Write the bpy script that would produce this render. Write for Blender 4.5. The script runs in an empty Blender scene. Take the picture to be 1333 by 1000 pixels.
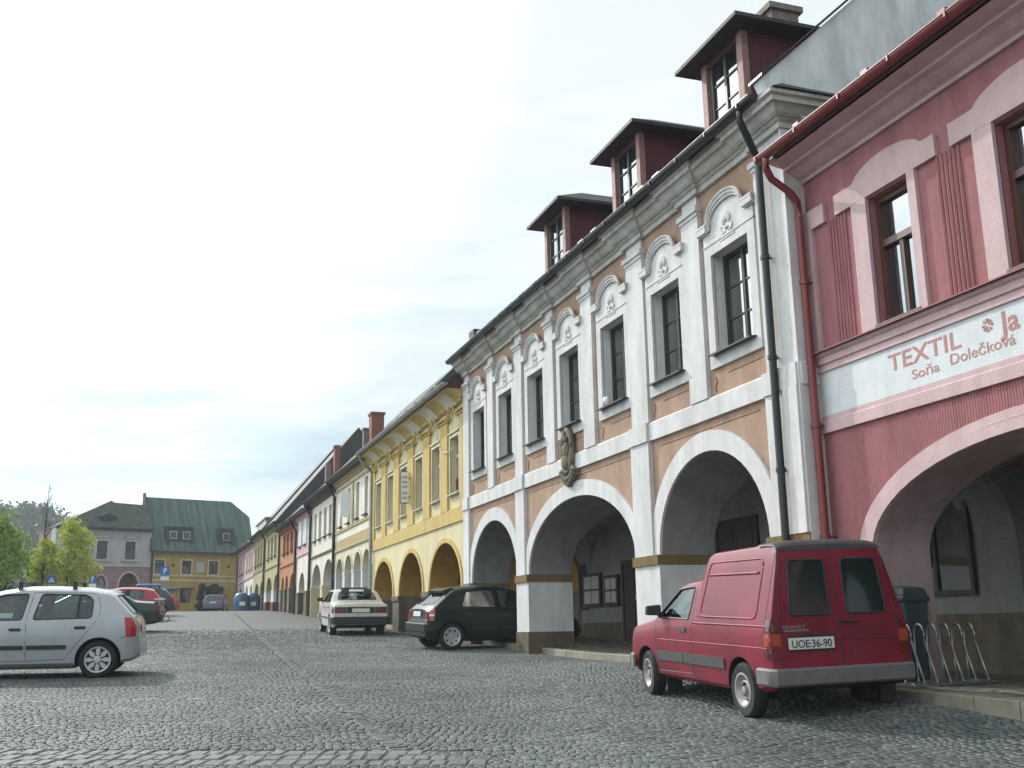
import bpy, bmesh, math, random
from mathutils import Vector, Matrix
import numpy as np
S = bpy.context.scene
COL = S.collection
PI = math.pi
rad = math.radians
# ------------------------------------------------------------------ camera
cam = bpy.data.objects.new('camera', bpy.data.cameras.new('camera')); COL.objects.link(cam)
S.camera = cam
cam.data.sensor_width = 36; cam.data.lens = 36*1380/1333
cam.data.clip_start = .1; cam.data.clip_end = 3000
EYE = 1.27
_t, _r, _w = rad(12.95), rad(-0.95), rad(19.2)
_f = Vector((math.sin(_w)*math.cos(_t), math.cos(_w)*math.cos(_t), math.sin(_t)))
_x0 = Vector((math.cos(_w), -math.sin(_w), 0)); _u0 = _x0.cross(_f)
_x = _x0*math.cos(_r)+_u0*math.sin(_r); _u = -_x0*math.sin(_r)+_u0*math.cos(_r)
cam.matrix_world = Matrix(((_x.x, _u.x, -_f.x, 0), (_x.y, _u.y, -_f.y, 0), (_x.z, _u.z, -_f.z, EYE), (0, 0, 0, 1)))
S.render.resolution_x = 1024; S.render.resolution_y = 768
S.view_settings.view_transform = 'Standard'; S.view_settings.look = 'None'
S.view_settings.exposure = -0.18; S.view_settings.gamma = 1
# ------------------------------------------------------------------ sky and sun
HAZE = .0007
SUN_EL, SUN_AZ = 33, 22          # azimuth: degrees from +Y towards -X
W = bpy.data.worlds.new('World'); S.world = W; W.use_nodes = True
nt = W.node_tree; N = nt.nodes; L = nt.links; N.clear()
out = N.new('ShaderNodeOutputWorld'); bg = N.new('ShaderNodeBackground'); bg.inputs[1].default_value = .1
sky = N.new('ShaderNodeTexSky'); sky.sky_type = 'NISHITA'; sky.sun_disc = False
sky.sun_elevation = rad(SUN_EL); sky.sun_rotation = rad(-SUN_AZ); sky.dust_density = 2; sky.altitude = 400
tc = N.new('ShaderNodeTexCoord'); mp = N.new('ShaderNodeMapping'); mp.inputs['Scale'].default_value = (1.1, 1.1, 4.2); mp.inputs['Location'].default_value = (.35, .2, .1)
nz = N.new('ShaderNodeTexNoise'); nz.inputs['Scale'].default_value = 2.3; nz.inputs['Detail'].default_value = 8; nz.inputs['Roughness'].default_value = .55
cr = N.new('ShaderNodeValToRGB'); cr.color_ramp.elements[0].position = .40; cr.color_ramp.elements[1].position = .60
L.new(tc.outputs['Generated'], mp.inputs[0]); L.new(mp.outputs[0], nz.inputs[0]); L.new(nz.outputs[0], cr.inputs[0])
dot = N.new('ShaderNodeVectorMath'); dot.operation = 'DOT_PRODUCT'; dot.inputs[1].default_value = (-.25, .97, .25)
L.new(tc.outputs['Generated'], dot.inputs[0])
mr = N.new('ShaderNodeMapRange'); mr.inputs[1].default_value = -.3; mr.inputs[2].default_value = .85; mr.inputs[3].default_value = .72; mr.inputs[4].default_value = 1
L.new(dot.outputs['Value'], mr.inputs[0])
veil = N.new('ShaderNodeMath'); veil.operation = 'MAXIMUM'
v2 = N.new('ShaderNodeMath'); v2.operation = 'MULTIPLY'; v2.inputs[1].default_value = .93
L.new(mr.outputs[0], v2.inputs[0])
m3 = N.new('ShaderNodeMath'); m3.operation = 'MULTIPLY'; L.new(cr.outputs[0], m3.inputs[0]); L.new(mr.outputs[0], m3.inputs[1])
L.new(m3.outputs[0], veil.inputs[0]); L.new(v2.outputs[0], veil.inputs[1])
mx = N.new('ShaderNodeMix'); mx.data_type = 'RGBA'
cl = N.new('ShaderNodeRGB'); cl.outputs[0].default_value = (12.1, 13.1, 13.2, 1)
L.new(veil.outputs[0], mx.inputs[0]); L.new(sky.outputs[0], mx.inputs[6]); L.new(cl.outputs[0], mx.inputs[7])
d2 = N.new('ShaderNodeVectorMath'); d2.operation = 'DOT_PRODUCT'; d2.inputs[1].default_value = (-math.sin(rad(SUN_AZ))*math.cos(rad(SUN_EL)), math.cos(rad(SUN_AZ))*math.cos(rad(SUN_EL)), math.sin(rad(SUN_EL)))
L.new(tc.outputs['Generated'], d2.inputs[0])
gm = N.new('ShaderNodeMapRange'); gm.inputs[1].default_value = .80; gm.inputs[2].default_value = 1; gm.inputs[3].default_value = .90; gm.inputs[4].default_value = 1.9; L.new(d2.outputs['Value'], gm.inputs[0])
mp4 = N.new('ShaderNodeMapping'); mp4.inputs['Scale'].default_value = (1.0, 1.0, 5.0); mp4.inputs['Location'].default_value = (2.35, .6, .45)
nz4 = N.new('ShaderNodeTexNoise'); nz4.inputs['Scale'].default_value = 1.9; nz4.inputs['Detail'].default_value = 9; nz4.inputs['Roughness'].default_value = .6; nz4.inputs['Distortion'].default_value = .4
L.new(tc.outputs['Generated'], mp4.inputs[0]); L.new(mp4.outputs[0], nz4.inputs[0])
cr4 = N.new('ShaderNodeValToRGB'); cr4.color_ramp.elements[0].position = .44; cr4.color_ramp.elements[1].position = .60; cr4.color_ramp.elements[0].color = (1, 1, 1, 1); cr4.color_ramp.elements[1].color = (.62, .76, .85, 1)
L.new(nz4.outputs[0], cr4.inputs[0]); mm4 = N.new('ShaderNodeMix'); mm4.data_type = 'RGBA'; mm4.blend_type = 'MULTIPLY'; sz = N.new('ShaderNodeSeparateXYZ'); L.new(tc.outputs['Generated'], sz.inputs[0]); mz = N.new('ShaderNodeMapRange'); mz.inputs[1].default_value = .42; mz.inputs[2].default_value = .24; mz.inputs[3].default_value = .05; mz.inputs[4].default_value = 1; L.new(sz.outputs[2], mz.inputs[0]); L.new(mz.outputs[0], mm4.inputs[0]); L.new(mx.outputs[2], mm4.inputs[6]); L.new(cr4.outputs[0], mm4.inputs[7])
gsn = N.new('ShaderNodeVectorMath'); gsn.operation = 'SCALE'; L.new(mm4.outputs[2], gsn.inputs[0]); sx = N.new('ShaderNodeSeparateXYZ'); L.new(tc.outputs['Generated'], sx.inputs[0])
g2 = N.new('ShaderNodeMapRange'); g2.interpolation_type = 'SMOOTHSTEP'; g2.inputs[1].default_value = -.16; g2.inputs[2].default_value = -.62; g2.inputs[3].default_value = 1; g2.inputs[4].default_value = 2.3; L.new(sx.outputs[0], g2.inputs[0])
g3 = N.new('ShaderNodeMath'); g3.operation = 'MULTIPLY'; L.new(gm.outputs[0], g3.inputs[0]); L.new(g2.outputs[0], g3.inputs[1])
L.new(g3.outputs[0], gsn.inputs['Scale'])
L.new(gsn.outputs[0], bg.inputs[0]); L.new(bg.outputs[0], out.inputs[0])
sl = bpy.data.lights.new('sun', 'SUN'); sun = bpy.data.objects.new('sun', sl); COL.objects.link(sun)
sl.energy = 3.6; sl.angle = rad(.6); sl.color = (1, .955, .89)
sd = Vector((-math.sin(rad(SUN_AZ))*math.cos(rad(SUN_EL)), math.cos(rad(SUN_AZ))*math.cos(rad(SUN_EL)), math.sin(rad(SUN_EL))))
sun.rotation_euler = sd.to_track_quat('Z', 'Y').to_euler()
# ------------------------------------------------------------------ materials
def newmat(name):
    m = bpy.data.materials.new(name); m.use_nodes = True
    return m, m.node_tree.nodes, m.node_tree.links, m.node_tree.nodes['Principled BSDF']
def mat(name, c, rough=.6, metal=0, var=.12, scale=3, bump=0, bscale=40, spec=.5, coat=0, c2=None, stain=0, stretch=1):
    m, n, l, b = newmat(name)
    b.inputs['Roughness'].default_value = rough; b.inputs['Metallic'].default_value = metal
    b.inputs['Specular IOR Level'].default_value = spec; b.inputs['Coat Weight'].default_value = coat
    tcn = n.new('ShaderNodeTexCoord'); mpn = n.new('ShaderNodeMapping'); mpn.inputs['Scale'].default_value = (1, 1, stretch)
    l.new(tcn.outputs['Object'], mpn.inputs[0])
    nn = n.new('ShaderNodeTexNoise'); nn.inputs['Scale'].default_value = scale; nn.inputs['Detail'].default_value = 7; nn.inputs['Roughness'].default_value = .65
    l.new(mpn.outputs[0], nn.inputs[0])
    r = n.new('ShaderNodeValToRGB'); r.color_ramp.elements[0].position = .3; r.color_ramp.elements[1].position = .7
    a = [max(0, v*(1-var)) for v in c]; bb = [min(1, v*(1+var)) for v in (c2 or c)]
    r.color_ramp.elements[0].color = (*a, 1); r.color_ramp.elements[1].color = (*bb, 1)
    l.new(nn.outputs[0], r.inputs[0]); src = r.outputs[0]
    if stain:
        mp2 = n.new('ShaderNodeMapping'); mp2.inputs['Scale'].default_value = (1.6, 1.6, .35)
        l.new(tcn.outputs['Object'], mp2.inputs[0])
        n2 = n.new('ShaderNodeTexNoise'); n2.inputs['Scale'].default_value = 1.7; n2.inputs['Detail'].default_value = 9; n2.inputs['Roughness'].default_value = .7
        l.new(mp2.outputs[0], n2.inputs[0])
        r2 = n.new('ShaderNodeValToRGB'); r2.color_ramp.elements[0].position = .38; r2.color_ramp.elements[1].position = .62
        r2.color_ramp.elements[0].color = (1-stain, 1-stain*1.05, 1-stain*1.15, 1); r2.color_ramp.elements[1].color = (1, 1, 1, 1)
        l.new(n2.outputs[0], r2.inputs[0])
        mm = n.new('ShaderNodeMix'); mm.data_type = 'RGBA'; mm.blend_type = 'MULTIPLY'; mm.inputs[0].default_value = 1
        l.new(src, mm.inputs[6]); l.new(r2.outputs[0], mm.inputs[7]); src = mm.outputs[2]
    l.new(src, b.inputs['Base Color'])
    if bump:
        n3 = n.new('ShaderNodeTexNoise'); n3.inputs['Scale'].default_value = bscale; n3.inputs['Detail'].default_value = 4
        l.new(tcn.outputs['Object'], n3.inputs[0])
        bp = n.new('ShaderNodeBump'); bp.inputs['Strength'].default_value = bump; bp.inputs['Distance'].default_value = .02
        l.new(n3.outputs[0], bp.inputs['Height']); l.new(bp.outputs[0], b.inputs['Normal'])
    return m
def plaster(name, c, stain=.16, var=.06): return mat(name, c, rough=.9, var=var, scale=5, bump=.35, bscale=45, spec=.25, stain=stain)
M = {}
M['white'] = plaster('white_plaster', (.64, .63, .62), .20)
M['corn'] = plaster('cornice_plaster', (.56, .545, .51), .34, .1)
M['white_in_shade'] = plaster('arcade_plaster_shaded', (.26, .255, .24), .25, .1)  # white plaster with the arcade's shade darkened into its colour
M['terra'] = plaster('terracotta_plaster', (.40, .265, .19), .22, .1)
M['ochreband'] = plaster('ochre_band', (.20, .13, .055), .25)
M['dado'] = plaster('stone_dado', (.15, .12, .085), .3, .2)
M['pink'] = plaster('pink_plaster', (.36, .15, .155), .22, .07)
M['paleplink'] = plaster('pale_pink_trim', (.56, .40, .40), .14)
M['signwhite'] = plaster('sign_band', (.62, .64, .65), .08)
M['yellow'] = plaster('yellow_plaster', (.56, .41, .15), .16)
M['cream'] = plaster('cream_plaster', (.64, .56, .35), .14)
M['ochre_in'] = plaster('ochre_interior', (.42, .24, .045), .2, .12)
M['grey_base'] = plaster('grey_base', (.17, .15, .12), .3, .2)
M['beige'] = plaster('beige_trim', (.44, .34, .17), .15)
M['cream2'] = plaster('pale_cream', (.66, .62, .50), .2)
M['offwhite'] = plaster('offwhite', (.74, .70, .60), .2)
M['orange'] = plaster('orange_plaster', (.46, .215, .105), .2)
M['orange2'] = plaster('dark_orange_trim', (.34, .13, .065), .2)
M['lime'] = plaster('yellow_green_plaster', (.44, .39, .22), .2)
M['lime2'] = plaster('olive_trim', (.32, .28, .14), .2)
M['mauve'] = plaster('mauve_plaster', (.44, .32, .33), .2)
M['rose'] = plaster('rose_plaster', (.60, .40, .42), .2)
M['pgrey'] = plaster('lilac_grey_plaster', (.50, .485, .48), .15)
M['brick_pink'] = plaster('dusty_red_plaster', (.36, .22, .20), .2)
M['ochre_far'] = plaster('ochre_far', (.50, .34, .09), .2)
M['dim_in_shade'] = plaster('arcade_plaster_deep_shade', (.17, .168, .15), .2)  # darker copy, shade under the pink arch put into the colour
M['gable'] = plaster('gable_plaster', (.76, .81, .82), .26)
M['roof_red'] = mat('dark_red_metal', (.075, .022, .026), rough=.55, var=.3, scale=2, spec=.4)
M['roof_dark'] = mat('dark_slate', (.035, .036, .038), rough=.7, var=.35, scale=6, bump=.5, bscale=8)
M['roof_slate'] = mat('grey_green_slate', (.055, .068, .062), rough=.8, var=.35, scale=5, bump=.5, bscale=8, stain=.3)
M['roof_grey'] = mat('weathered_tiles', (.068, .082, .07), rough=.85, var=.35, scale=3, bump=.5, bscale=9, stain=.4)
M['roof_brown'] = mat('brown_tiles', (.10, .05, .035), rough=.85, var=.35, scale=3, bump=.5, bscale=9, stain=.3)
M['gut_black'] = mat('black_metal', (.009, .011, .011), rough=.38, var=.2, spec=.5)
M['gut_red'] = mat('red_metal', (.19, .024, .022), rough=.4, var=.15)
M['gut_zinc'] = mat('zinc', (.30, .32, .33), rough=.45, metal=.6, var=.2)
M['dkwood'] = mat('dark_window_frame', (.028, .032, .026), rough=.5, var=.2)
M['brwood'] = mat('brown_window_frame', (.085, .035, .022), rough=.42, var=.2)
M['grwood'] = mat('grey_window_frame', (.42, .41, .38), rough=.6, var=.1)
M['whwood'] = mat('white_window_frame', (.75, .75, .72), rough=.5, var=.05)
M['redwood'] = mat('dormer_red_boards', (.095, .022, .028), rough=.7, var=.25, scale=4)
M['pinkwood'] = mat('dormer_post', (.30, .16, .14), rough=.7, var=.3, scale=6)
M['stone'] = mat('carved_stone', (.19, .17, .12), rough=.9, var=.35, scale=10, bump=.6, bscale=30)
M['brick'] = mat('chimney_brick', (.24, .10, .07), rough=.9, var=.3, scale=7, bump=.4)
M['chim'] = mat('chimney_plaster', (.20, .16, .15), rough=.9, var=.3, scale=6, bump=.3)
M['dark'] = mat('dark_opening', (.012, .012, .012), rough=.7, var=.3)
M['doorwood'] = mat('old_door_wood', (.035, .026, .02), rough=.6, var=.4, scale=8)
M['steel'] = mat('galvanised_steel', (.50, .52, .53), rough=.32, metal=.9, var=.12, scale=12)
M['binmat'] = mat('grey_green_plastic', (.035, .055, .056), rough=.5, var=.15)
M['binblue'] = mat('blue_fibreglass', (.02, .095, .19), rough=.45, var=.12)
M['darkred'] = plaster('dark_red_plinth', (.12, .035, .035), .2)
M['paper'] = mat('poster_paper', (.45, .43, .40), rough=.7, var=.25, scale=18)
M['signblue'] = mat('sign_blue', (.02, .11, .50), rough=.35, var=.05)
M['signpaint'] = mat('sign_white', (.80, .80, .80), rough=.4, var=.03)
M['letter'] = plaster('letter_red', (.50, .24, .22), .15)
def copper():
    m, n, l, b = newmat('green_copper'); b.inputs['Roughness'].default_value = .7
    t = n.new('ShaderNodeTexCoord'); w = n.new('ShaderNodeTexWave'); w.bands_direction = 'Y'; w.inputs['Scale'].default_value = .55; w.inputs['Distortion'].default_value = .25
    mp_ = n.new('ShaderNodeMapping'); mp_.inputs['Scale'].default_value = (.15, 1.4, .15); nn = n.new('ShaderNodeTexNoise'); nn.inputs['Scale'].default_value = 2.4; nn.inputs['Detail'].default_value = 8
    l.new(t.outputs['Object'], w.inputs[0]); l.new(t.outputs['Object'], mp_.inputs[0]); l.new(mp_.outputs[0], nn.inputs[0])
    r = n.new('ShaderNodeValToRGB'); r.color_ramp.elements[0].position = .32; r.color_ramp.elements[1].position = .68
    r.color_ramp.elements[0].color = (.035, .075, .06, 1); r.color_ramp.elements[1].color = (.10, .165, .135, 1)
    l.new(nn.outputs[0], r.inputs[0]); l.new(r.outputs[0], b.inputs['Base Color'])
    return m
M['copper'] = copper()
def glassmat(name, c=(.012, .016, .016), rough=.04, alpha=None):
    m, n, l, b = newmat(name); b.inputs['Roughness'].default_value = rough; b.inputs['IOR'].default_value = 3.0 if name == 'window_glass' else 1.5
    t = n.new('ShaderNodeTexCoord'); nn = n.new('ShaderNodeTexNoise'); nn.inputs['Scale'].default_value = 1.3; nn.inputs['Detail'].default_value = 2
    bp = n.new('ShaderNodeBump'); bp.inputs['Strength'].default_value = .05; bp.inputs['Distance'].default_value = .1
    l.new(t.outputs['Object'], nn.inputs[0]); l.new(nn.outputs[0], bp.inputs['Height']); l.new(bp.outputs[0], b.inputs['Normal'])
    b.inputs['Base Color'].default_value = (*c, 1)
    if name == 'window_glass':
        oi = n.new('ShaderNodeObjectInfo'); ad = n.new('ShaderNodeVectorMath'); ad.operation = 'ADD'; l.new(t.outputs['Object'], ad.inputs[0]); l.new(oi.outputs['Location'], ad.inputs[1])
        n5 = n.new('ShaderNodeTexNoise'); n5.inputs['Scale'].default_value = .9; n5.inputs['Detail'].default_value = 3; l.new(ad.outputs[0], n5.inputs[0]); r5 = n.new('ShaderNodeValToRGB')
        r5.color_ramp.elements[0].position = .46; r5.color_ramp.elements[1].position = .60; r5.color_ramp.elements[0].color = (.010, .013, .013, 1); r5.color_ramp.elements[1].color = (.045, .045, .042, 1)
        l.new(n5.outputs[0], r5.inputs[0]); l.new(r5.outputs[0], b.inputs['Base Color']); l.new(ad.outputs[0], nn.inputs[0])
    if alpha is not None:
        tr = n.new('ShaderNodeBsdfTransparent'); tr.inputs[0].default_value = (.55, .72, .66, 1)
        gl = n.new('ShaderNodeBsdfGlossy'); gl.inputs['Roughness'].default_value = .03
        fr = n.new('ShaderNodeFresnel'); fr.inputs[0].default_value = 2.1
        ms = n.new('ShaderNodeMixShader'); l.new(fr.outputs[0], ms.inputs[0]); l.new(tr.outputs[0], ms.inputs[1]); l.new(gl.outputs[0], ms.inputs[2])
        o = n['Material Output']; l.new(ms.outputs[0], o.inputs[0])
    return m
M['glass'] = glassmat('window_glass')
M['carglass'] = glassmat('tinted_glass', alpha=1)
M['darkglass'] = glassmat('dark_car_glass', (.01, .018, .017), .06)
def cobble(name, scale, c1, c2, gap, bump, warm=(.16, .14, .10)):
    m, n, l, b = newmat(name)
    t = n.new('ShaderNodeTexCoord'); dn = n.new('ShaderNodeTexNoise'); dn.inputs['Scale'].default_value = 1.4
    l.new(t.outputs['Object'], dn.inputs[0])
    mad = n.new('ShaderNodeVectorMath'); mad.operation = 'MULTIPLY_ADD'; mad.inputs[1].default_value = (.25, .25, 0)
    l.new(dn.outputs['Color'], mad.inputs[0]); l.new(t.outputs['Object'], mad.inputs[2])
    mp_ = n.new('ShaderNodeMapping'); mp_.inputs['Scale'].default_value = (scale*.85, scale, 0); mp_.inputs['Rotation'].default_value = (0, 0, .3)
    l.new(mad.outputs[0], mp_.inputs[0])
    v = n.new('ShaderNodeTexVoronoi'); v.feature = 'DISTANCE_TO_EDGE'; v.voronoi_dimensions = '2D'; v.inputs['Scale'].default_value = 1; v.inputs['Randomness'].default_value = .75
    vc = n.new('ShaderNodeTexVoronoi'); vc.voronoi_dimensions = '2D'; vc.inputs['Scale'].default_value = 1; vc.inputs['Randomness'].default_value = .75
    l.new(mp_.outputs[0], v.inputs['Vector']); l.new(mp_.outputs[0], vc.inputs['Vector'])
    r = n.new('ShaderNodeValToRGB'); r.color_ramp.elements[0].position = .02; r.color_ramp.elements[1].position = .16
    l.new(v.outputs['Distance'], r.inputs[0])
    sp = n.new('ShaderNodeSeparateColor'); l.new(vc.outputs['Color'], sp.inputs[0])
    ca = n.new('ShaderNodeMix'); ca.data_type = 'RGBA'; ca.inputs[6].default_value = (*c1, 1); ca.inputs[7].default_value = (*c2, 1); l.new(sp.outputs[0], ca.inputs[0])
    big = n.new('ShaderNodeTexNoise'); big.inputs['Scale'].default_value = .35; big.inputs['Detail'].default_value = 8; big.inputs['Roughness'].default_value = .6
    l.new(t.outputs['Object'], big.inputs[0]); br = n.new('ShaderNodeValToRGB'); br.color_ramp.elements[0].position = .46; br.color_ramp.elements[1].position = .70
    l.new(big.outputs[0], br.inputs[0])
    cb = n.new('ShaderNodeMix'); cb.data_type = 'RGBA'; cb.inputs[7].default_value = (*warm, 1); l.new(br.outputs[0], cb.inputs[0]); l.new(ca.outputs[2], cb.inputs[6])
    fine = n.new('ShaderNodeTexNoise'); fine.inputs['Scale'].default_value = 30; fine.inputs['Detail'].default_value = 5; l.new(t.outputs['Object'], fine.inputs[0])
    ff = n.new('ShaderNodeMapRange'); ff.inputs[1].default_value = .3; ff.inputs[2].default_value = .7; ff.inputs[3].default_value = .72; ff.inputs[4].default_value = 1.22; l.new(fine.outputs[0], ff.inputs[0])
    cf = n.new('ShaderNodeVectorMath'); cf.operation = 'SCALE'; l.new(cb.outputs[2], cf.inputs[0]); l.new(ff.outputs[0], cf.inputs['Scale'])
    cc = n.new('ShaderNodeMix'); cc.data_type = 'RGBA'; cc.inputs[6].default_value = (*gap, 1); l.new(r.outputs[0], cc.inputs[0]); l.new(cf.outputs[0], cc.inputs[7])
    l.new(cc.outputs[2], b.inputs['Base Color'])
    r3 = n.new('ShaderNodeMapRange'); r3.inputs[2].default_value = .28; l.new(v.outputs['Distance'], r3.inputs[0]); r3.interpolation_type = 'SMOOTHSTEP'
    add = n.new('ShaderNodeMath'); add.operation = 'MULTIPLY_ADD'; add.inputs[1].default_value = .5
    l.new(sp.outputs[1], add.inputs[0]); l.new(r3.outputs[0], add.inputs[2])
    ad2 = n.new('ShaderNodeMath'); ad2.operation = 'MULTIPLY_ADD'; ad2.inputs[1].default_value = .45; l.new(fine.outputs[0], ad2.inputs[0]); l.new(add.outputs[0], ad2.inputs[2])
    bp = n.new('ShaderNodeBump'); bp.inputs['Strength'].default_value = bump; bp.inputs['Distance'].default_value = .035; l.new(ad2.outputs[0], bp.inputs['Height']); l.new(bp.outputs[0], b.inputs['Normal'])
    b.inputs['Roughness'].default_value = .60; b.inputs['Specular IOR Level'].default_value = .42
    return m
M['cobble'] = cobble('cobblestones', 13.5, (.070, .084, .085), (.138, .152, .148), (.036, .043, .038), .55, warm=(.15, .14, .115))
M['pave'] = cobble('pavement_slabs', 3.2, (.16, .155, .14), (.22, .21, .18), (.06, .055, .04), .4)
M['sett'] = mat('sett_stone', (.09, .10, .097), rough=.65, var=.3, scale=3, bump=.7, bscale=30, c2=(.15, .152, .135))
M['kerb'] = mat('kerb_stone', (.22, .20, .15), rough=.8, var=.3, scale=4, bump=.6, bscale=20)
def worn():
    m, n, l, b = newmat('worn_white_paint'); t = n.new('ShaderNodeTexCoord'); nn = n.new('ShaderNodeTexNoise'); nn.inputs['Scale'].default_value = 9; nn.inputs['Detail'].default_value = 6
    l.new(t.outputs['Object'], nn.inputs[0]); r = n.new('ShaderNodeValToRGB'); r.color_ramp.elements[0].position = .47; r.color_ramp.elements[1].position = .72
    l.new(nn.outputs[0], r.inputs[0]); l.new(r.outputs[0], b.inputs['Alpha']); b.inputs['Base Color'].default_value = (.42, .43, .42, 1); b.inputs['Roughness'].default_value = .7
    return m
M['worn'] = worn()
# ------------------------------------------------------------------ mesh helpers
class MB:
    def __init__(s): s.v = []; s.f = []; s.m = []
    def face(s, pts, m=0):
        i = len(s.v); s.v += [tuple(p) for p in pts]; s.f.append(tuple(range(i, i+len(pts)))); s.m.append(m); return s
    def box(s, x0, x1, y0, y1, z0, z1, m=0):
        p = [(x0, y0, z0), (x1, y0, z0), (x1, y1, z0), (x0, y1, z0), (x0, y0, z1), (x1, y0, z1), (x1, y1, z1), (x0, y1, z1)]
        i = len(s.v); s.v += p
        for q in ((0, 3, 2, 1), (4, 5, 6, 7), (0, 1, 5, 4), (1, 2, 6, 5), (2, 3, 7, 6), (3, 0, 4, 7)): s.f.append(tuple(i+k for k in q)); s.m.append(m)
        return s
    def hexa(s, p, m=0):
        i = len(s.v); s.v += [tuple(a) for a in p]
        for q in ((0, 3, 2, 1), (4, 5, 6, 7), (0, 1, 5, 4), (1, 2, 6, 5), (2, 3, 7, 6), (3, 0, 4, 7)): s.f.append(tuple(i+k for k in q)); s.m.append(m)
        return s
    def prism(s, poly, off, m=0):
        a = [Vector(p) for p in poly]; o = Vector(off); b = [p+o for p in a]; n = len(a)
        i = len(s.v); s.v += [tuple(p) for p in a+b]
        s.f.append(tuple(range(i+n-1, i-1, -1))); s.m.append(m); s.f.append(tuple(range(i+n, i+2*n))); s.m.append(m)
        for k in range(n): s.f.append((i+k, i+(k+1) % n, i+n+(k+1) % n, i+n+k)); s.m.append(m)
        return s
    def tube(s, path, r, seg=8, m=0, caps=True, radii=None):
        P = [Vector(p) for p in path]; rings = []
        for k, p in enumerate(P):
            d = (P[min(k+1, len(P)-1)]-P[max(k-1, 0)]).normalized()
            a = d.cross(Vector((0, 0, 1)));
            if a.length < .05: a = d.cross(Vector((0, 1, 0)))
            a.normalize(); b = d.cross(a); rr = radii[k] if radii else r
            i = len(s.v); s.v += [tuple(p+(a*math.cos(2*PI*j/seg)+b*math.sin(2*PI*j/seg))*rr) for j in range(seg)]; rings.append(i)
        for u, w in zip(rings, rings[1:]):
            for j in range(seg): s.f.append((u+j, w+j, w+(j+1) % seg, u+(j+1) % seg)); s.m.append(m)
        if caps:
            s.f.append(tuple(rings[0]+j for j in range(seg))); s.m.append(m); s.f.append(tuple(rings[-1]+seg-1-j for j in range(seg))); s.m.append(m)
        return s
    def lathe(s, prof, c=(0, 0, 0), axis='z', seg=20, m=0):
        rings = []; c = Vector(c)
        for (r, h) in prof:
            i = len(s.v); rings.append(i)
            for j in range(seg):
                a = 2*PI*j/seg; x, y = r*math.cos(a), r*math.sin(a)
                s.v.append(tuple(c+(Vector((x, y, h)) if axis == 'z' else Vector((x, h, y)) if axis == 'y' else Vector((h, x, y)))))
        for u, w in zip(rings, rings[1:]):
            for j in range(seg): s.f.append((u+j, u+(j+1) % seg, w+(j+1) % seg, w+j)); s.m.append(m)
        return s
    def ball(s, c, r, seg=10, m=0):
        rx, ry, rz = r if isinstance(r, (tuple, list)) else (r, r, r); n = seg//2+1; rings = []
        for k in range(n+1):
            th = PI*k/n; i = len(s.v); rings.append(i)
            for j in range(seg):
                a = 2*PI*j/seg; s.v.append((c[0]+rx*math.sin(th)*math.cos(a), c[1]+ry*math.sin(th)*math.sin(a), c[2]+rz*math.cos(th)))
        for u, w in zip(rings, rings[1:]):
            for j in range(seg): s.f.append((u+j, w+j, w+(j+1) % seg, u+(j+1) % seg)); s.m.append(m)
        return s
    def sweep(s, prof, path, m=0, caps=True):
        """prof: (outward, z) pairs; outward is to the LEFT-hand side of -X when the path runs along -Y"""
        P = [Vector((p[0], p[1])) for p in path]; rings = []
        for k, p in enumerate(P):
            ns = []
            for a, b in ((k-1, k), (k, k+1)):
                if a >= 0 and b < len(P):
                    d = (P[b]-P[a]).normalized(); ns.append(Vector((d.y, -d.x)))
            n = sum(ns, Vector((0, 0))).normalized(); n = n/max(.3, n.dot(ns[0]))
            i = len(s.v); s.v += [(p.x+n.x*o, p.y+n.y*o, z) for o, z in prof]; rings.append(i)
        q = len(prof)
        for u, w in zip(rings, rings[1:]):
            for j in range(q-1): s.f.append((u+j, w+j, w+j+1, u+j+1)); s.m.append(m)
        if caps:
            s.f.append(tuple(rings[0]+j for j in range(q))); s.m.append(m); s.f.append(tuple(rings[-1]+q-1-j for j in range(q))); s.m.append(m)
        return s
    def mesh(s, name, mats, smooth=False, off=(0, 0, 0), recalc=False, bevel=0):
        me = bpy.data.meshes.new(name); o = Vector(off)
        me.from_pydata([tuple(Vector(v)-o) for v in s.v], [], s.f)
        for k in (mats if isinstance(mats, (list, tuple)) else [mats]): me.materials.append(M[k] if isinstance(k, str) else k)
        for p, k in zip(me.polygons, s.m): p.material_index = k
        if recalc or bevel:
            bm = bmesh.new(); bm.from_mesh(me); bmesh.ops.remove_doubles(bm, verts=bm.verts, dist=1e-5)
            if bevel:
                es = [e for e in bm.edges if len(e.link_faces) == 2 and e.calc_face_angle(0) > .5]
                bmesh.ops.bevel(bm, geom=es, offset=bevel, segments=1, affect='EDGES')
            bmesh.ops.recalc_face_normals(bm, faces=bm.faces); bm.to_mesh(me); bm.free()
        if smooth: me.shade_smooth() if smooth is True else (me.shade_smooth(), me.set_sharp_from_angle(angle=smooth))
        me.validate()
        return me
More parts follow.
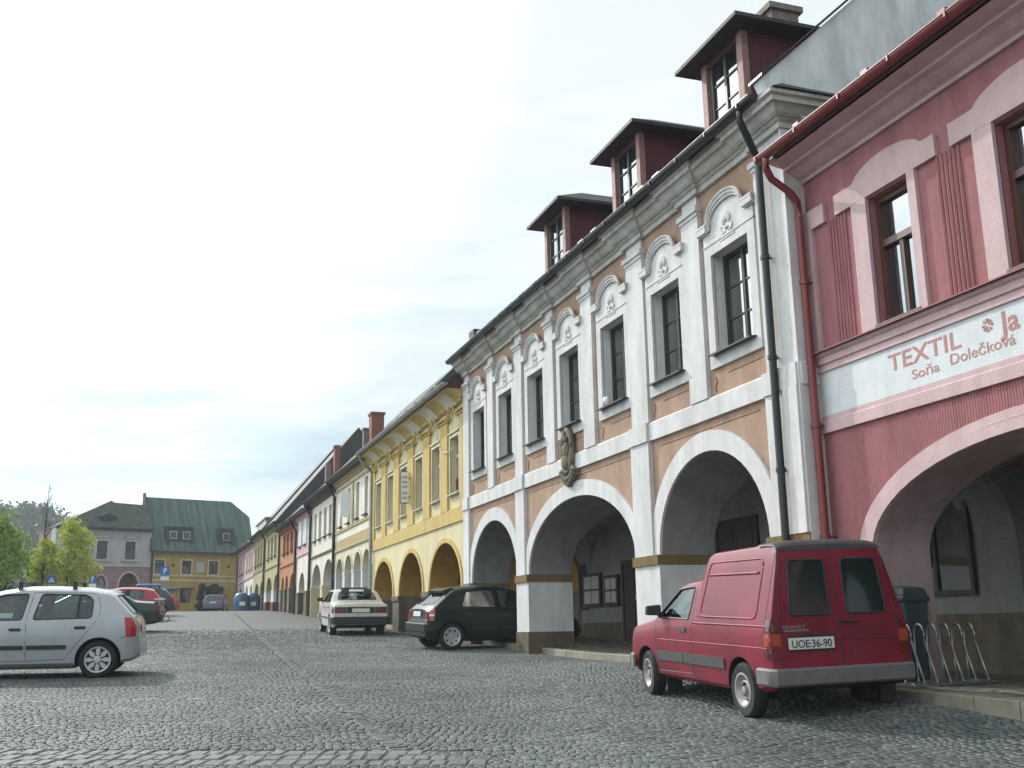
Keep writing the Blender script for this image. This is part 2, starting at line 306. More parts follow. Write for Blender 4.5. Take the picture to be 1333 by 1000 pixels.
def split_mb(mb, tol=.003, cap=40):
    n = len(mb.f)
    if n > 6000: return [mb]
    par = list(range(n))
    def find(a):
        while par[a] != a: par[a] = par[par[a]]; a = par[a]
        return a
    own = {}
    for i, f in enumerate(mb.f):
        for v in f:
            if v in own: par[find(i)] = find(own[v])
            else: own[v] = i
    V = np.array(mb.v); gr = {}
    for i, f in enumerate(mb.f): gr.setdefault(find(i), []).append(i)
    ks = list(gr); box = []
    for k in ks: q = V[[v for i in gr[k] for v in mb.f[i]]]; box.append((q.min(0), q.max(0)))
    lo = np.array([b[0] for b in box])-tol; hi = np.array([b[1] for b in box])+tol; m = len(ks); p2_ = list(range(m))
    def f2(a):
        while p2_[a] != a: p2_[a] = p2_[p2_[a]]; a = p2_[a]
        return a
    for i in range(m):
        t = np.all((lo[i] <= hi) & (hi[i] >= lo), axis=1)
        for j in np.nonzero(t)[0]: p2_[f2(i)] = f2(int(j))
    cl = {}
    for i, k in enumerate(ks): cl.setdefault(f2(i), []).extend(gr[k])
    if len(cl) < 2 or len(cl) > cap: return [mb]
    out_ = []
    for fs in cl.values():
        b = MB(); mp_ = {}
        for i in sorted(fs):
            q = []
            for v in mb.f[i]:
                if v not in mp_: mp_[v] = len(b.v); b.v.append(mb.v[v])
                q.append(mp_[v])
            b.f.append(tuple(q)); b.m.append(mb.m[i])
        out_.append(b)
    return out_
NOSPLIT = {'arcade_wall', 'upper_wall', 'wall', 'lower_wall', 'vault', 'combed_plaster', 'cartouche', 'roof', 'gutter', 'downpipe', 'lettering', 'rusticated_joints', 'chimney', 'pressed_rib', 'door_seam', 'window_seal', 'roof_rack', 'flower_pot', 'dormer', 'attic_window', 'steering_wheel'}
def link(name, data, parent=None, loc=(0, 0, 0)):
    o = bpy.data.objects.new(name, data); COL.objects.link(o); o.location = loc
    if parent: o.parent = parent
    return o
def tag(o, label=None, cat=None, group=None, kind=None):
    for k, v in (('label', label), ('category', cat), ('group', group), ('kind', kind)):
        if v: o[k] = v
    return o
def struct(name, mb, mats, kind='structure', **k):
    o = link(name, mb.mesh(name, mats, **k)); o['kind'] = kind; return o
def copy_tree(o, parent=None, loc=None):
    c = o.copy(); COL.objects.link(c); c.parent = parent
    if loc is not None: c.location = loc
    for ch in [x for x in bpy.data.objects if x.parent == o]: copy_tree(ch, c)
    return c
GY = [-60, 0, 22, 34, 54, 65, 73, 90, 100, 200, 600]; GZ = [-1.0, 0, .73, 1.19, 2.01, 2.42, 2.64, 2.85, 3.15, 4.2, 5.5]
def g(y): return float(np.interp(y, GY, GZ))
def gx(x, y):
    u = max(0, min(1, (x-5.9)/2.0)); v = max(0, min(1, (21-y)/8)); w = max(0, min(1, (y+4)/6)); s = lambda t: t*t*(3-2*t)
    return g(y)+.155*s(u)*s(v)*w
def gs(y): return (g(y+.8)-g(y-.8))/1.6
def smoothsheet(xs, ys, zf, mb):
    for i in range(len(xs)-1):
        for j in range(len(ys)-1):
            mb.face([(xs[i], ys[j], zf(ys[j])), (xs[i+1], ys[j], zf(ys[j])), (xs[i+1], ys[j+1], zf(ys[j+1])), (xs[i], ys[j+1], zf(ys[j+1]))])
"""GROUND"""
mb = MB(); xs_ = [-400, -60, -20, 0, 3, 5.0, 5.9]+[5.9+.25*k for k in range(1, 9)]+[9, 12, 20, 60, 400]; yg = sorted(set(GY+[-30]+[-6+1.5*k for k in range(19)]))
for i in range(len(xs_)-1):
    for j in range(len(yg)-1):
        a, b, c, d = xs_[i], xs_[i+1], yg[j], yg[j+1]; mb.face([(a, c, gx(a, c)), (b, c, gx(b, c)), (b, d, gx(b, d)), (a, d, gx(a, d))])
struct('ground', mb, 'cobble', recalc=True, smooth=True)
ys_ = [11.3]+[y for y in GY if 11.3 < y < 96]+[96]
mb = MB(); smoothsheet([8.32, 11.6], ys_, lambda y: g(y)+.12, mb)
mb.face([(8.10, 11.3, .575), (8.0, 10.5, .572), (7.6, 7.8, .562), (7.2, 3.5, .55), (11.6, 3.5, .55), (11.6, 11.3, .575)]); struct('pavement', mb, 'pave', recalc=True)
# individually laid setts of the near part of the square
def sett_field():
    rng = np.random.default_rng(12); V = []; n = 0; rows = []
    y = 5.6
    while y < 40:
        p = .074*rng.uniform(.88, 1.14); xs2 = []; x = -9.5
        while x < 8.6: w = .080*rng.uniform(.78, 1.28); xs2.append((x+w/2, y+p/2, w, p)); x += w
        rows += xs2; y += p
    A = np.array(rows); x, y, w, p = A.T
    wy = y+.16*np.sin(x*1.15+.3)+.05*np.sin(x*3.1+y*.7)+.03*np.sin(y*2.3+x); wx = x+.07*np.sin(y*1.3)+.03*np.sin(y*4.1+x*.6)
    ca, sa = math.cos(_w), math.sin(_w); lat = wx*ca-wy*sa; dep = wx*sa+wy*ca
    ok = (np.abs(lat) < dep*.52+2.2) & (dep > 5.5) & (wy < 22+17*rng.uniform(0, 1, len(wy)))
    ok &= ~((wx > 7.42+.185*(wy-7.0)) & (wy < 11.4)) & ~((wx > 8.08) & (wy >= 11.3))
    def dist(ax, ay, bx, by): t = np.clip(((wx-ax)*(bx-ax)+(wy-ay)*(by-ay))/((bx-ax)**2+(by-ay)**2), 0, 1); return np.hypot(wx-ax-t*(bx-ax), wy-ay-t*(by-ay))
    ok &= (dist(1.985, 7.2, 4.935, 60.7) > .085) & ~((dist(-3.5, 10.72, 2.6, 8.35) < .40) & (wx < 2.72))
    wx, wy, w, p = wx[ok], wy[ok], w[ok], p[ok]; n = len(wx)
    ang = .16*1.15*np.cos(wx*1.15+.3)+rng.normal(0, .05, n); c, s = np.cos(ang), np.sin(ang)
    hx = w/2-.0035-rng.uniform(0, .002, n); hy = p/2-.0035-rng.uniform(0, .002, n); z = np.array([gx(a, b) for a, b in zip(wx, wy)])+.012+rng.normal(0, .0017, n)
    sag = .018*np.sin(wx*.8+1)*np.sin(wy*.6); tx, ty = rng.normal(0, .017, n), rng.normal(0, .017, n); slope = np.array([gs(b) for b in wy]); out_ = []
    jit = rng.uniform(.92, 1.0, (4, n)); 
    for k, (f, dz) in enumerate(((1.0, -.012), (.965, -.0025), (.82, 0))):
        for q, (sx, sy) in enumerate(((-1, -1), (1, -1), (1, 1), (-1, 1))):
            a, b = sx*hx*f*jit[q], sy*hy*f*jit[q]; out_.append(np.stack([wx+a*c-b*s, wy+a*s+b*c, z+dz+(a*s+b*c)*slope+(a*tx+b*ty if k else 0)], 1))
    V = np.stack(out_, 1).reshape(-1, 3); B = (np.arange(n)*12)[:, None]; F = [B+np.array([8, 9, 10, 11])]
    for r in (0, 4):
        for k in range(4): F.append(B+np.array([r+k, r+(k+1) % 4, r+4+(k+1) % 4, r+4+k]))
    F = np.concatenate(F); me = bpy.data.meshes.new('cobblestones'); me.vertices.add(len(V)); me.vertices.foreach_set('co', V.ravel()); me.loops.add(F.size); me.loops.foreach_set('vertex_index', F.ravel())
    me.polygons.add(len(F)); me.polygons.foreach_set('loop_start', np.arange(len(F))*4); me.update(calc_edges=True); me.validate(); me.materials.append(M['settfield']); me.shade_smooth()
    o = bpy.data.objects.new('cobblestones', me); COL.objects.link(o); o['kind'] = 'structure'; print('setts', n)
def settmat():
    m, n, l, b = newmat('individual_setts'); ge = n.new('ShaderNodeNewGeometry'); t = n.new('ShaderNodeTexCoord')
    r = n.new('ShaderNodeValToRGB'); e = r.color_ramp.elements; e[0].color = (.062, .077, .079, 1); e[1].color = (.15, .162, .158, 1); x = e.new(.5); x.color = (.096, .112, .111, 1); x = e.new(.88); x.color = (.135, .134, .115, 1); l.new(ge.outputs['Random Per Island'], r.inputs[0])
    big = n.new('ShaderNodeTexNoise'); big.inputs['Scale'].default_value = .45; big.inputs['Detail'].default_value = 7; big.inputs['Roughness'].default_value = .65; l.new(t.outputs['Object'], big.inputs[0])
    mr2 = n.new('ShaderNodeMapRange'); mr2.inputs[1].default_value = .35; mr2.inputs[2].default_value = .68; mr2.inputs[3].default_value = .64; mr2.inputs[4].default_value = 1.36; l.new(big.outputs[0], mr2.inputs[0])
    fi = n.new('ShaderNodeTexNoise'); fi.inputs['Scale'].default_value = 38; fi.inputs['Detail'].default_value = 6; l.new(t.outputs['Object'], fi.inputs[0])
    m4 = n.new('ShaderNodeMapRange'); m4.inputs[1].default_value = .3; m4.inputs[2].default_value = .7; m4.inputs[3].default_value = .75; m4.inputs[4].default_value = 1.2; l.new(fi.outputs[0], m4.inputs[0])
    mu = n.new('ShaderNodeMath'); mu.operation = 'MULTIPLY'; l.new(mr2.outputs[0], mu.inputs[0]); l.new(m4.outputs[0], mu.inputs[1]); s = n.new('ShaderNodeVectorMath'); s.operation = 'SCALE'; l.new(r.outputs[0], s.inputs[0]); l.new(mu.outputs[0], s.inputs['Scale']); l.new(s.outputs[0], b.inputs['Base Color'])
    bp = n.new('ShaderNodeBump'); bp.inputs['Strength'].default_value = .5; bp.inputs['Distance'].default_value = .006; l.new(fi.outputs[0], bp.inputs['Height']); l.new(bp.outputs[0], b.inputs['Normal'])
    b.inputs['Roughness'].default_value = .66; b.inputs['Specular IOR Level'].default_value = .35; return m
M['settfield'] = settmat(); sett_field()
random.seed(3)
def stones(mb, p0, p1, n, wid, h, gap=.012, jit=.012, zt=None):
    a = Vector(p0); b = Vector(p1); d = (b-a)/n; dn = d.normalized(); nn = Vector((-dn.y, dn.x))
    for k in range(n):
        s = a+d*k+dn*gap/2; e = a+d*(k+1)-dn*gap/2; w = wid*random.uniform(.9, 1.05)/2; o = nn*random.uniform(-jit, jit); hh = h+random.uniform(-.004, .004)
        q = []
        for zz, sh in ((-.35 if zt else -.15, 0), (hh-.012, 0), (hh, .014)):
            for c, t in ((s+dn*sh, 1), (e-dn*sh, 1), (e-dn*sh, -1), (s+dn*sh, -1)):
                pt = c+nn*t*(w-sh)+o; q.append((pt.x, pt.y, (gx(pt.x, pt.y) if zt is None else zt)+zz))
        i = len(mb.v); mb.v += q
        for r in (0, 4):
            for k2 in range(4): mb.f.append((i+r+k2, i+r+4+k2, i+r+4+(k2+1) % 4, i+r+(k2+1) % 4)); mb.m.append(0)
        mb.f.append((i+8, i+11, i+10, i+9)); mb.m.append(0)
mb = MB(); stones(mb, (8.22, 11.3), (8.22, 95.5), 84, .2, .13, jit=.004); stones(mb, (8.0, 11.3), (7.92, 10.45), 1, .22, .0, jit=.004, zt=.575); stones(mb, (7.92, 10.45), (7.50, 7.75), 4, .22, .0, jit=.006, zt=.57); stones(mb, (7.50, 7.75), (7.1, 3.5), 5, .22, .0, jit=.006, zt=.56); struct('kerb', mb, 'kerb', recalc=True)
mb = MB()
for k in range(3):
    d_ = -.26+.26*k; X0_, t_ = -3.5, 0.0
    while t_ < 1-.04*k:
        dt = random.uniform(.016, .026); q0 = (-3.5+6.1*t_+.36*d_, 10.72-2.37*t_+.93*d_); q1 = (-3.5+6.1*(t_+dt)+.36*d_, 10.72-2.37*(t_+dt)+.93*d_); stones(mb, q0, q1, 1, .248, random.uniform(.008, .013), jit=.012); t_ += dt
struct('sett_band', mb, 'sett', recalc=True); mb = MB(); stones(mb, (1.985, 7.2), (4.935, 60.7), 440, .13, .005, jit=.012)
struct('gutter_setts', mb, 'settfield', recalc=True)
mb = MB()
for (xa, ya, xb, yb) in ((-4, 17.9, 1.15, 16.85), (-4, 15.05, 1.1, 14.0), (-4, 12.6, .9, 11.4), (3.75, 23.12, 4.3, 22.86), (-4, 20.5, 1.5, 19.4), (-4, 24, 1.6, 22.9)):
    for k in range(12):
        x0, x1 = xa+(xb-xa)*k/12, xa+(xb-xa)*(k+1)/12; y0, y1 = ya+(yb-ya)*k/12, ya+(yb-ya)*(k+1)/12
        mb.face([(x0, y0-.05, g(y0-.05)+.016), (x1, y1-.05, g(y1-.05)+.016), (x1, y1+.05, g(y1+.05)+.016), (x0, y0+.05, g(y0+.05)+.016)])
struct('parking_line', mb, 'worn', recalc=True)
# ------------------------------------------------------------------ buildings
class House:
    """origin = base point in the facade frame; frame rotation + base location place it in the world"""
    def __init__(s, name, label, org, rot=0, base=None, cat='house', group=None):
        s.org = Vector(org); s.root = bpy.data.objects.new(name, None); COL.objects.link(s.root); s.root.empty_display_size = .5
        R = Matrix.Rotation(rot, 3, 'Z'); s.root.location = (R @ s.org + Vector(base)) if base else s.org
        s.root.rotation_euler = (0, 0, rot); tag(s.root, label, cat, group)
    def part(s, name, mb, mats, parent=None, label=None, **k):
        o = None
        for q in (split_mb(mb) if name not in NOSPLIT else [mb]):
            o_ = link(name, q.mesh(name, mats, off=s.org, **k), parent or s.root)
            if label: o_['label'] = label
            o = o or o_
        return o
    def put(s, name, me, loc, parent=None):
        return link(name, me, parent or s.root, Vector(loc)-(s.org if not parent else Vector((0, 0, 0))))
def arcz(A, y):
    yc, a, zs, h = A[:4]; u = (y-yc)/a
    return zs+h*math.sqrt(max(0, 1-u*u)) if abs(u) < 1 else zs
def wall(mb, x, y0, y1, z0, z1, arches=(), rects=(), depth=.9, back=True, m=0, ms=0, topcap=False):
    ys = {y0, y1}
    for A in arches: ys |= {A[0]+A[1]*math.cos(PI*k/28) for k in range(29)}
    for r in rects: ys |= {r[0], r[1]}
    ys = sorted(y for y in ys if y0-1e-6 <= y <= y1+1e-6)
    for ya, yb in zip(ys, ys[1:]):
        if yb-ya < 1e-5: continue
        ym = (ya+yb)/2; cur = (z0, z0); sp = []
        op = [(-99, -99, arcz(A, ya), arcz(A, yb)) for A in arches if abs(ym-A[0]) < A[1]]+[(r[2], r[2], r[3], r[3]) for r in rects if r[0] < ym < r[1]]
        op.sort()
        for o in op:
            if o[0] > cur[0]: sp.append((cur, (o[0], o[1])))
            cur = (o[2], o[3])
        sp.append((cur, (z1, z1)))
        for (a, b), (c, d) in sp:
            if c-a < 1e-5 and d-b < 1e-5: continue
            mb.face([(x, yb, b), (x, ya, a), (x, ya, c), (x, yb, d)], m)
            if back: mb.face([(x+depth, ya, a), (x+depth, yb, b), (x+depth, yb, d), (x+depth, ya, c)], m)
    X1 = x+depth
    for A in arches:
        yc, a, zs, h = A[:4]; pts = [(yc+a, z0)]+[(yc+a*math.cos(PI*k/28), zs+h*math.sin(PI*k/28)) for k in range(29)]+[(yc-a, z0)]
        for (p, q), (r, t) in zip(pts, pts[1:]): mb.face([(x, p, q), (x, r, t), (X1, r, t), (X1, p, q)], ms)
    for (a, b, c, d) in rects:
        for (p, q), (r, t) in (((b, c), (b, d)), ((b, d), (a, d)), ((a, d), (a, c)), ((a, c), (b, c))): mb.face([(x, p, q), (x, r, t), (X1, r, t), (X1, p, q)], ms)
    mb.face([(x, y0, z0), (X1, y0, z0), (X1, y0, z1), (x, y0, z1)], m); mb.face([(x, y1, z0), (x, y1, z1), (X1, y1, z1), (X1, y1, z0)], m)
    return mb
def ring(mb, x, A, w, proud=.04, w2=None, m=0, low=None):
    yc, a, zs, h = A[:4]; n = 28; w2 = w if w2 is None else w2; zl = zs if low is None else low
    I = [(yc+a, zl)]+[(yc+a*math.cos(PI*k/n), zs+h*math.sin(PI*k/n)) for k in range(n+1)]+[(yc-a, zl)]
    O = [(yc+a+w, zl)]+[(yc+(a+w)*math.cos(PI*k/n), zs+(h+w2)*math.sin(PI*k/n)) for k in range(n+1)]+[(yc-a-w, zl)]
    for k in range(len(I)-1):
        i0, i1, o0, o1 = I[k], I[k+1], O[k], O[k+1]; f = x-proud
        mb.face([(f, *i0), (f, *o0), (f, *o1), (f, *i1)], m); mb.face([(x, *o0), (x, *o1), (f, *o1), (f, *o0)], m); mb.face([(x, *i0), (f, *i0), (f, *i1), (x, *i1)], m)
    for k in (0, -1): mb.face([(x, *I[k]), (f, *I[k]), (f, *O[k]), (x, *O[k])], m)
    return mb
def frame_rect(mb, x, y0, y1, z0, z1, w, proud=.04, wb=None, wt=None, m=0):
    wb = w if wb is None else wb; wt = w if wt is None else wt
    mb.box(x-proud, x+.01, y0-w, y0, z0-wb, z1+wt, m); mb.box(x-proud, x+.01, y1, y1+w, z0-wb, z1+wt, m)
    if wt: mb.box(x-proud, x+.01, y0, y1, z1, z1+wt, m)
    if wb: mb.box(x-proud, x+.01, y0, y1, z0-wb, z0, m)
    return mb
def winmesh(w, h, fr, cols=2, rows=(.5,), fw=.05, mull=.05, mats='dkwood', th=.06, transom=None):
    """frame mesh in local coordinates: y 0..w, z 0..h, x 0..th ; glass behind"""
    mb = MB(); mb.box(0, th, 0, fw, 0, h); mb.box(0, th, w-fw, w, 0, h); mb.box(0, th, fw, w-fw, 0, fw); mb.box(0, th, fw, w-fw, h-fw, h)
    for k in range(1, cols):
        y = w*k/cols
        mb.box(.008, th-.01, y-mull/2, y+mull/2, fw, (transom*h if transom else h-fw))
    if transom: mb.box(-.012, th-.005, fw, w-fw, transom*h-.02, transom*h+.06)
    for r in rows: mb.box(.018, th-.012, fw, w-fw, r*h-.013, r*h+.013)
    gl = MB().face([(th*.6, w-fw, fw), (th*.6, fw, fw), (th*.6, fw, h-fw), (th*.6, w-fw, h-fw)])
    rm = MB(); rm.face([(.45, w, 0), (.45, 0, 0), (.45, 0, h), (.45, w, h)])
    return mb.mesh('window_frame', mats), gl.mesh('window_glass', 'glass')
def window(H, y0, z0, x, ms, sill=None, surround=None, extra=()):
    f = H.put('window', ms[0], (x, y0, z0)); link('glass', ms[1], f)
    for nm, me in extra: link(nm, me, f)
    return f
def vault(mb, x0, x1, y0, y1, arches, zx, hx, zpad, nx=14, m=0):
    ys = {y0, y1}
    for A in arches: ys |= {A[0]+A[1]*math.cos(PI*k/22) for k in range(23)}
    ys = sorted(y for y in ys if y0-1e-6 <= y <= y1+1e-6); xs = [(x0+x1)/2-(x1-x0)/2*math.cos(PI*k/nx) for k in range(nx+1)]
    def z(x, y):
        u = (x-(x0+x1)/2)/((x1-x0)/2); b = zx+hx*math.sqrt(max(0, 1-u*u)); a = zpad
        for A in arches:
            if abs(y-A[0]) < A[1]: a = arcz(A, y)
        return max(a, b)
    for i in range(nx):
        for j in range(len(ys)-1):
            mb.face([(xs[i], ys[j], z(xs[i], ys[j])), (xs[i], ys[j+1], z(xs[i], ys[j+1])), (xs[i+1], ys[j+1], z(xs[i+1], ys[j+1])), (xs[i+1], ys[j], z(xs[i+1], ys[j]))], m)
def roof(H, mb, xe, ze, slope, w, y0, y1, back=6, th=.12, m=0):
    a = (xe, ze); r = (xe+w, ze+slope*w); b = (xe+w+back, ze+slope*w-slope*back)
    mb.prism([(a[0], y0, a[1]), (r[0], y0, r[1]), (2*r[0]-a[0], y0, a[1]), (2*r[0]-a[0], y0, a[1]-th), (a[0]+.05, y0, a[1]-th)], (0, y1-y0-.004, 0), m)
def gutter(H, x, y0, y1, z, matn, r=.075, name='gutter', brackets=True):
    mb = MB(); n = 8
    for k in range(n):
        a0, a1 = PI*k/n+PI, PI*(k+1)/n+PI
        p = [(x+r*math.cos(a0), z+r*math.sin(a0)), (x+r*math.cos(a1), z+r*math.sin(a1))]
        mb.face([(p[0][0], y0, p[0][1]), (p[0][0], y1, p[0][1]), (p[1][0], y1, p[1][1]), (p[1][0], y0, p[1][1])])
    mb.tube([(x-r, y0, z), (x-r, y1, z)], .012, 5)
    for yy in (y0, y1): mb.face([(x+r*math.cos(PI+PI*k/n), yy, z+r*math.sin(PI+PI*k/n)) for k in range(n+1)])
    if brackets:
        y = y0+.3
        while y < y1:
            mb.box(x-r-.008, x+r+.06, y-.012, y+.012, z+.004, z+.012); mb.box(x-r-.014, x-r+.002, y-.012, y+.012, z-.06, z+.012); y += .9
    return H.part(name, mb, matn)
def pipe(H, path, matn, r=.055, name='downpipe', collars=()):
    mb = MB(); mb.tube(path, r, 10)
    for (x, y, z) in collars: mb.tube([(x, y, z-.03), (x, y, z+.03)], r+.014, 10); mb.box(x, x+.2, y-.012, y+.012, z-.01, z+.01)
    return H.part(name, mb, matn, smooth=rad(40))
XB = 11.05       # back wall of the arcades
def backwall(H, y0, y1, matn, dado=None, zt=4.3, zd=None):
    zb = g(y0)-.3; mb = MB(); d = zd if zd else g((y0+y1)/2)+.9
    mb.box(XB, XB+.25, y0, y1, zb if not dado else d, zt)
    o = H.part('back_wall', mb, matn)
    if dado: H.part('dado', MB().box(XB-.012, XB+.25, y0, y1, zb, d), dado)
    return o
def bodybox(H, mb, x, y0, y1, z0, z1, m=0):   # floor slab above the arcade and closing walls so no light leaks in
    mb.box(x, x+9, y0, y1, z0, z1, m)
random.seed(11)
# ======================================================== WHITE HOUSE
X = 7.9
Hw = House('white_arcade_house', 'white and terracotta house with three arches, seven windows and red roof dormers', (7.9, 18.9, g(18.9)), cat='building')
Y0, Y1 = 11.3, 26.5
ARW = [(24.15, 1.72, 2.37, 1.40), (19.02, 2.65, 2.37, 1.36), (13.87, 1.61, 2.37, 1.42)]
mb = MB(); wall(mb, X, Y0, Y1, -.2, 4.25, ARW, (), .95, ms=1); Hw.part('arcade_wall', mb, ['terra', 'white_in_shade'])
WIN = [12.3, 14.37, 16.46, 18.58, 20.56, 22.6, 24.7]; WW = [1.04, 1.0, 1.03, 1.0, .97, .97, .95]
mb = MB(); wall(mb, X, Y0, Y1, 4.25, 8.0, (), [(a, a+w, 5.17, 6.69) for a, w in zip(WIN, WW)], .26, back=False, ms=1); Hw.part('upper_wall', mb, ['terra', 'white'])
mb = MB(); mb.box(X+.45, X+9, Y0+.02, Y1-.02, 4.12, 8.0); Hw.part('house_body', mb, 'white')
mb = MB()
for A in ARW: ring(mb, X, A, .30, .045, w2=.30, low=2.37)
Hw.part('archivolt', mb, 'white')
mb = MB()                                        # lower pilasters
PIL = [(11.3, 12.1), (15.66, 16.34), (21.83, 22.4), (26.02, 26.5)]
for a, b in PIL: mb.box(X-.075, X+.01, a, b, 2.37, 4.25)
mb.box(X-.12, X+.01, 11.3, 11.62, 2.37, 4.25)
Hw.part('lower_pilaster', mb, 'white')
mb = MB()
for a, b in ((11.3, 12.26), (15.48, 16.37), (21.67, 22.43), (25.87, 26.5)):
    mb.box(X-.06, X+.957, a-.006, b+.006, g(a)-.3, 2.22, 0); mb.box(X-.085, X+.96, a-.012, b+.012, g(a)-.3, g(a)+.46, 1)
Hw.part('pier', mb, ['white', 'dado'])
mb = MB()
for a, b in ((11.3, 12.26), (15.48, 16.37), (21.67, 22.43), (25.87, 26.5)): mb.box(X-.10, X+.965, a-.02, b+.02, 2.22, 2.375)
Hw.part('impost_band', mb, 'ochreband')
mb = MB()                                        # string course stepping out over the pilasters
path = [(X, 26.5)]
for a, b in [(26.02, 26.5), (21.83, 22.4), (15.66, 16.34), (11.3, 12.1)]:
    pass
mb.sweep([(0, 4.25), (.06, 4.25), (.06, 4.53), (.035, 4.56), (0, 4.56)], [(X, 26.5), (X, 11.3), (X+1.4, 11.3)])
for a, b in PIL: mb.box(X-.11, X+.01, a-.01 if a > 11.4 else a, b, 4.245, 4.555)
Hw.part('string_course', mb, 'white')
mb = MB()
PU = [(11.3, 12.02), (13.64, 14.17), (15.62, 16.26), (17.85, 18.37), (19.9, 20.36), (21.86, 22.36), (23.95, 24.4), (26.0, 26.5)]
for a, b in PU:
    mb.box(X-.07, X+.01, a, b, 4.56, 7.5)
    mb.box(X-.09, X+.01, a-.02, b+.02, 7.46, 7.52); mb.box(X-.12, X+.01, a-.05, b+.05, 7.52, 7.60); mb.box(X-.05, X+.01, a+.03, b-.03, 7.60, 7.86)
Hw.part('upper_pilaster', mb, 'white')
# thin moulded panel lines on the terracotta fields
mb = MB()
for k, (a, w) in enumerate(zip(WIN, WW)):
    lo = a-.10; hi = a+w+.10
    mb.box(X-.012, X+.01, lo, hi-.3, 4.84, 4.852); mb.tube([(X-.008, hi+.02, 4.84), (X-.008, hi+.0, 4.78), (X-.008, hi+.05, 4.70), (X-.008, hi+.03, 4.62)], .012, 5)
for A in ARW: mb.box(X-.012, X+.01, A[0]-A[1]+.1, A[0]+A[1]-.1, 4.13, 4.145)
Hw.part('panel_moulding', mb, 'terra')
mb = MB(); mb.box(X-.082, X+.3, 11.268, 11.302, .2, 8.0); Hw.part('corner_return', mb, 'white')
# windows
def surround_mesh(w):
    mb = MB(); h = 1.52; s = .18
    # flat surround (local y 0..w, z 0..h, x = 0 is the wall face)
    mb.box(-.05, .01, -s, 0, -.21, h+.30); mb.box(-.05, .01, w, w+s, -.21, h+.30); mb.box(-.05, .01, 0, w, -.21, 0); mb.box(-.05, .01, 0, w, h, h+.30)
    mb.box(-.062, .01, -s+.0, w+s-.0, h+.16, h+.18)
    # tympanum
    n = 16; r0 = w/2+.02; pts = [(-.045, w/2+r0*math.cos(PI*k/n), h+.34+.40*math.sin(PI*k/n)) for k in range(n+1)]
    mb.prism(pts[::-1], (.05, 0, 0)); mb.box(-.05, .01, -s, w+s, h+.30, h+.36)
    # eyebrow cornice: three stacked rolls
    for (o, rr, xx) in ((0, .028, -.085), (.048, .022, -.11), (-.048, .02, -.07)):
        P = [(xx, w+s+.08, h+.42+o), (xx, w+.02, h+.42+o), (xx, w-.03, h+.44+o)]
        P += [(xx, w/2+(w/2-.03)*math.cos(PI*(k+1)/12), h+.46+o+.32*math.sin(PI*(k+1)/12)**.8) for k in range(11)]
        P += [(xx, .03, h+.44+o), (xx, -.02, h+.42+o), (xx, -s-.08, h+.42+o)]
        mb.tube(P, rr, 7)
    for yy in (-s-.08, w+.0): mb.box(-.125, .01, yy, yy+s+.08, h+.37, h+.50)
    return mb.mesh('surround', 'white', smooth=rad(35))
def shell_mesh(w):
    mb = MB()
    for k in range(5):
        a = rad(-52+26*k); c = (-.055, w/2+.10*math.sin(a), 1.90+.115*math.cos(a)-.05); mb.ball(c, (.03, .034, .075), 8)
    mb.ball((-.06, w/2, 1.79), (.03, .05, .03), 8)
    for sgn in (-1, 1): mb.tube([(-.05, w/2+sgn*.04, 1.74), (-.055, w/2+sgn*.12, 1.73), (-.055, w/2+sgn*.155, 1.79), (-.05, w/2+sgn*.135, 1.84)], .014, 6)
    P = [(-.052, w/2-.30, 1.70), (-.052, w/2-.20, 1.70), (-.052, w/2-.19, 1.64), (-.052, w/2+.19, 1.64), (-.052, w/2+.20, 1.70), (-.052, w/2+.30, 1.70)]
    mb.tube(P, .010, 5)
    return mb.mesh('shell_ornament', 'white', smooth=True)
wm = winmesh(1.0, 1.52, 0, 2, (.34, .66), .05, .06, 'dkwood'); sm = surround_mesh(1.0); shm = shell_mesh(1.0)
sl_ = MB().prism([(-.17, -.07, -.035), (.2, -.07, .01), (.2, -.07, -.005), (-.17, -.07, -.055)], (0, 1.14, 0)).mesh('sill', 'gut_black')
for a, w in zip(WIN, WW):
    f = Hw.put('window', wm[0], (X+.16, a, 5.17)); f.scale = (1, w, 1); link('glass', wm[1], f)
    link('sill', sl_, f, (-.16, 0, .01)); link('surround', sm, f, (-.16, 0, 0)); link('shell_ornament', shm, f, (-.16, 0, 0))
# the panes are opaque, their glass colour itself is dark
# cornice
CP = [(0, 7.80), (.06, 7.80), (.06, 7.88), (.10, 7.90), (.12, 7.93), (.15, 7.93), (.19, 7.96), (.24, 8.03), (.26, 8.05), (.31, 8.05), (.31, 8.12), (.36, 8.14), (.36, 8.19), (0, 8.19)]
mb = MB(); pth = []
steps = [(26.5, 0)]
pp = [(X, 26.5), (X-.05, 26.5), (X-.05, 25.98), (X, 25.98)]
for a, b in sorted(PU, reverse=True)[1:-1]: pp += [(X, b+.02), (X-.05, b+.02), (X-.05, a-.02), (X, a-.02)]
pp += [(X, 12.04), (X-.05, 12.04), (X-.05, 11.3), (X+1.2, 11.3)]
mb.sweep(CP, pp[1:]); Hw.part('cornice', mb, 'corn')
mb = MB(); mb.prism([(X-.30, 11.0, 8.19), (X+1.2, 11.0, 8.19), (X+1.2, 11.35, 8.19), (X-.30, 11.35, 8.19)], (0, 0, .03))
mb.face([(X-.38, 10.9, 8.20), (X+1.25, 10.9, 8.20), (X+1.25, 11.32, 8.52), (X+.15, 11.32, 8.55)]); mb.face([(X-.38, 10.9, 8.20), (X+.15, 11.32, 8.55), (X-.38, 11.32, 8.24)])
Hw.part('corner_cap', mb, 'roof_dark')
XE, ZE, SL = 7.5, 8.25, .93
mb = MB(); roof(Hw, mb, XE, ZE, SL, 7.5, 11.36, 26.55, 7); rf = Hw.part('roof', mb, 'roof_red')
mb = MB()
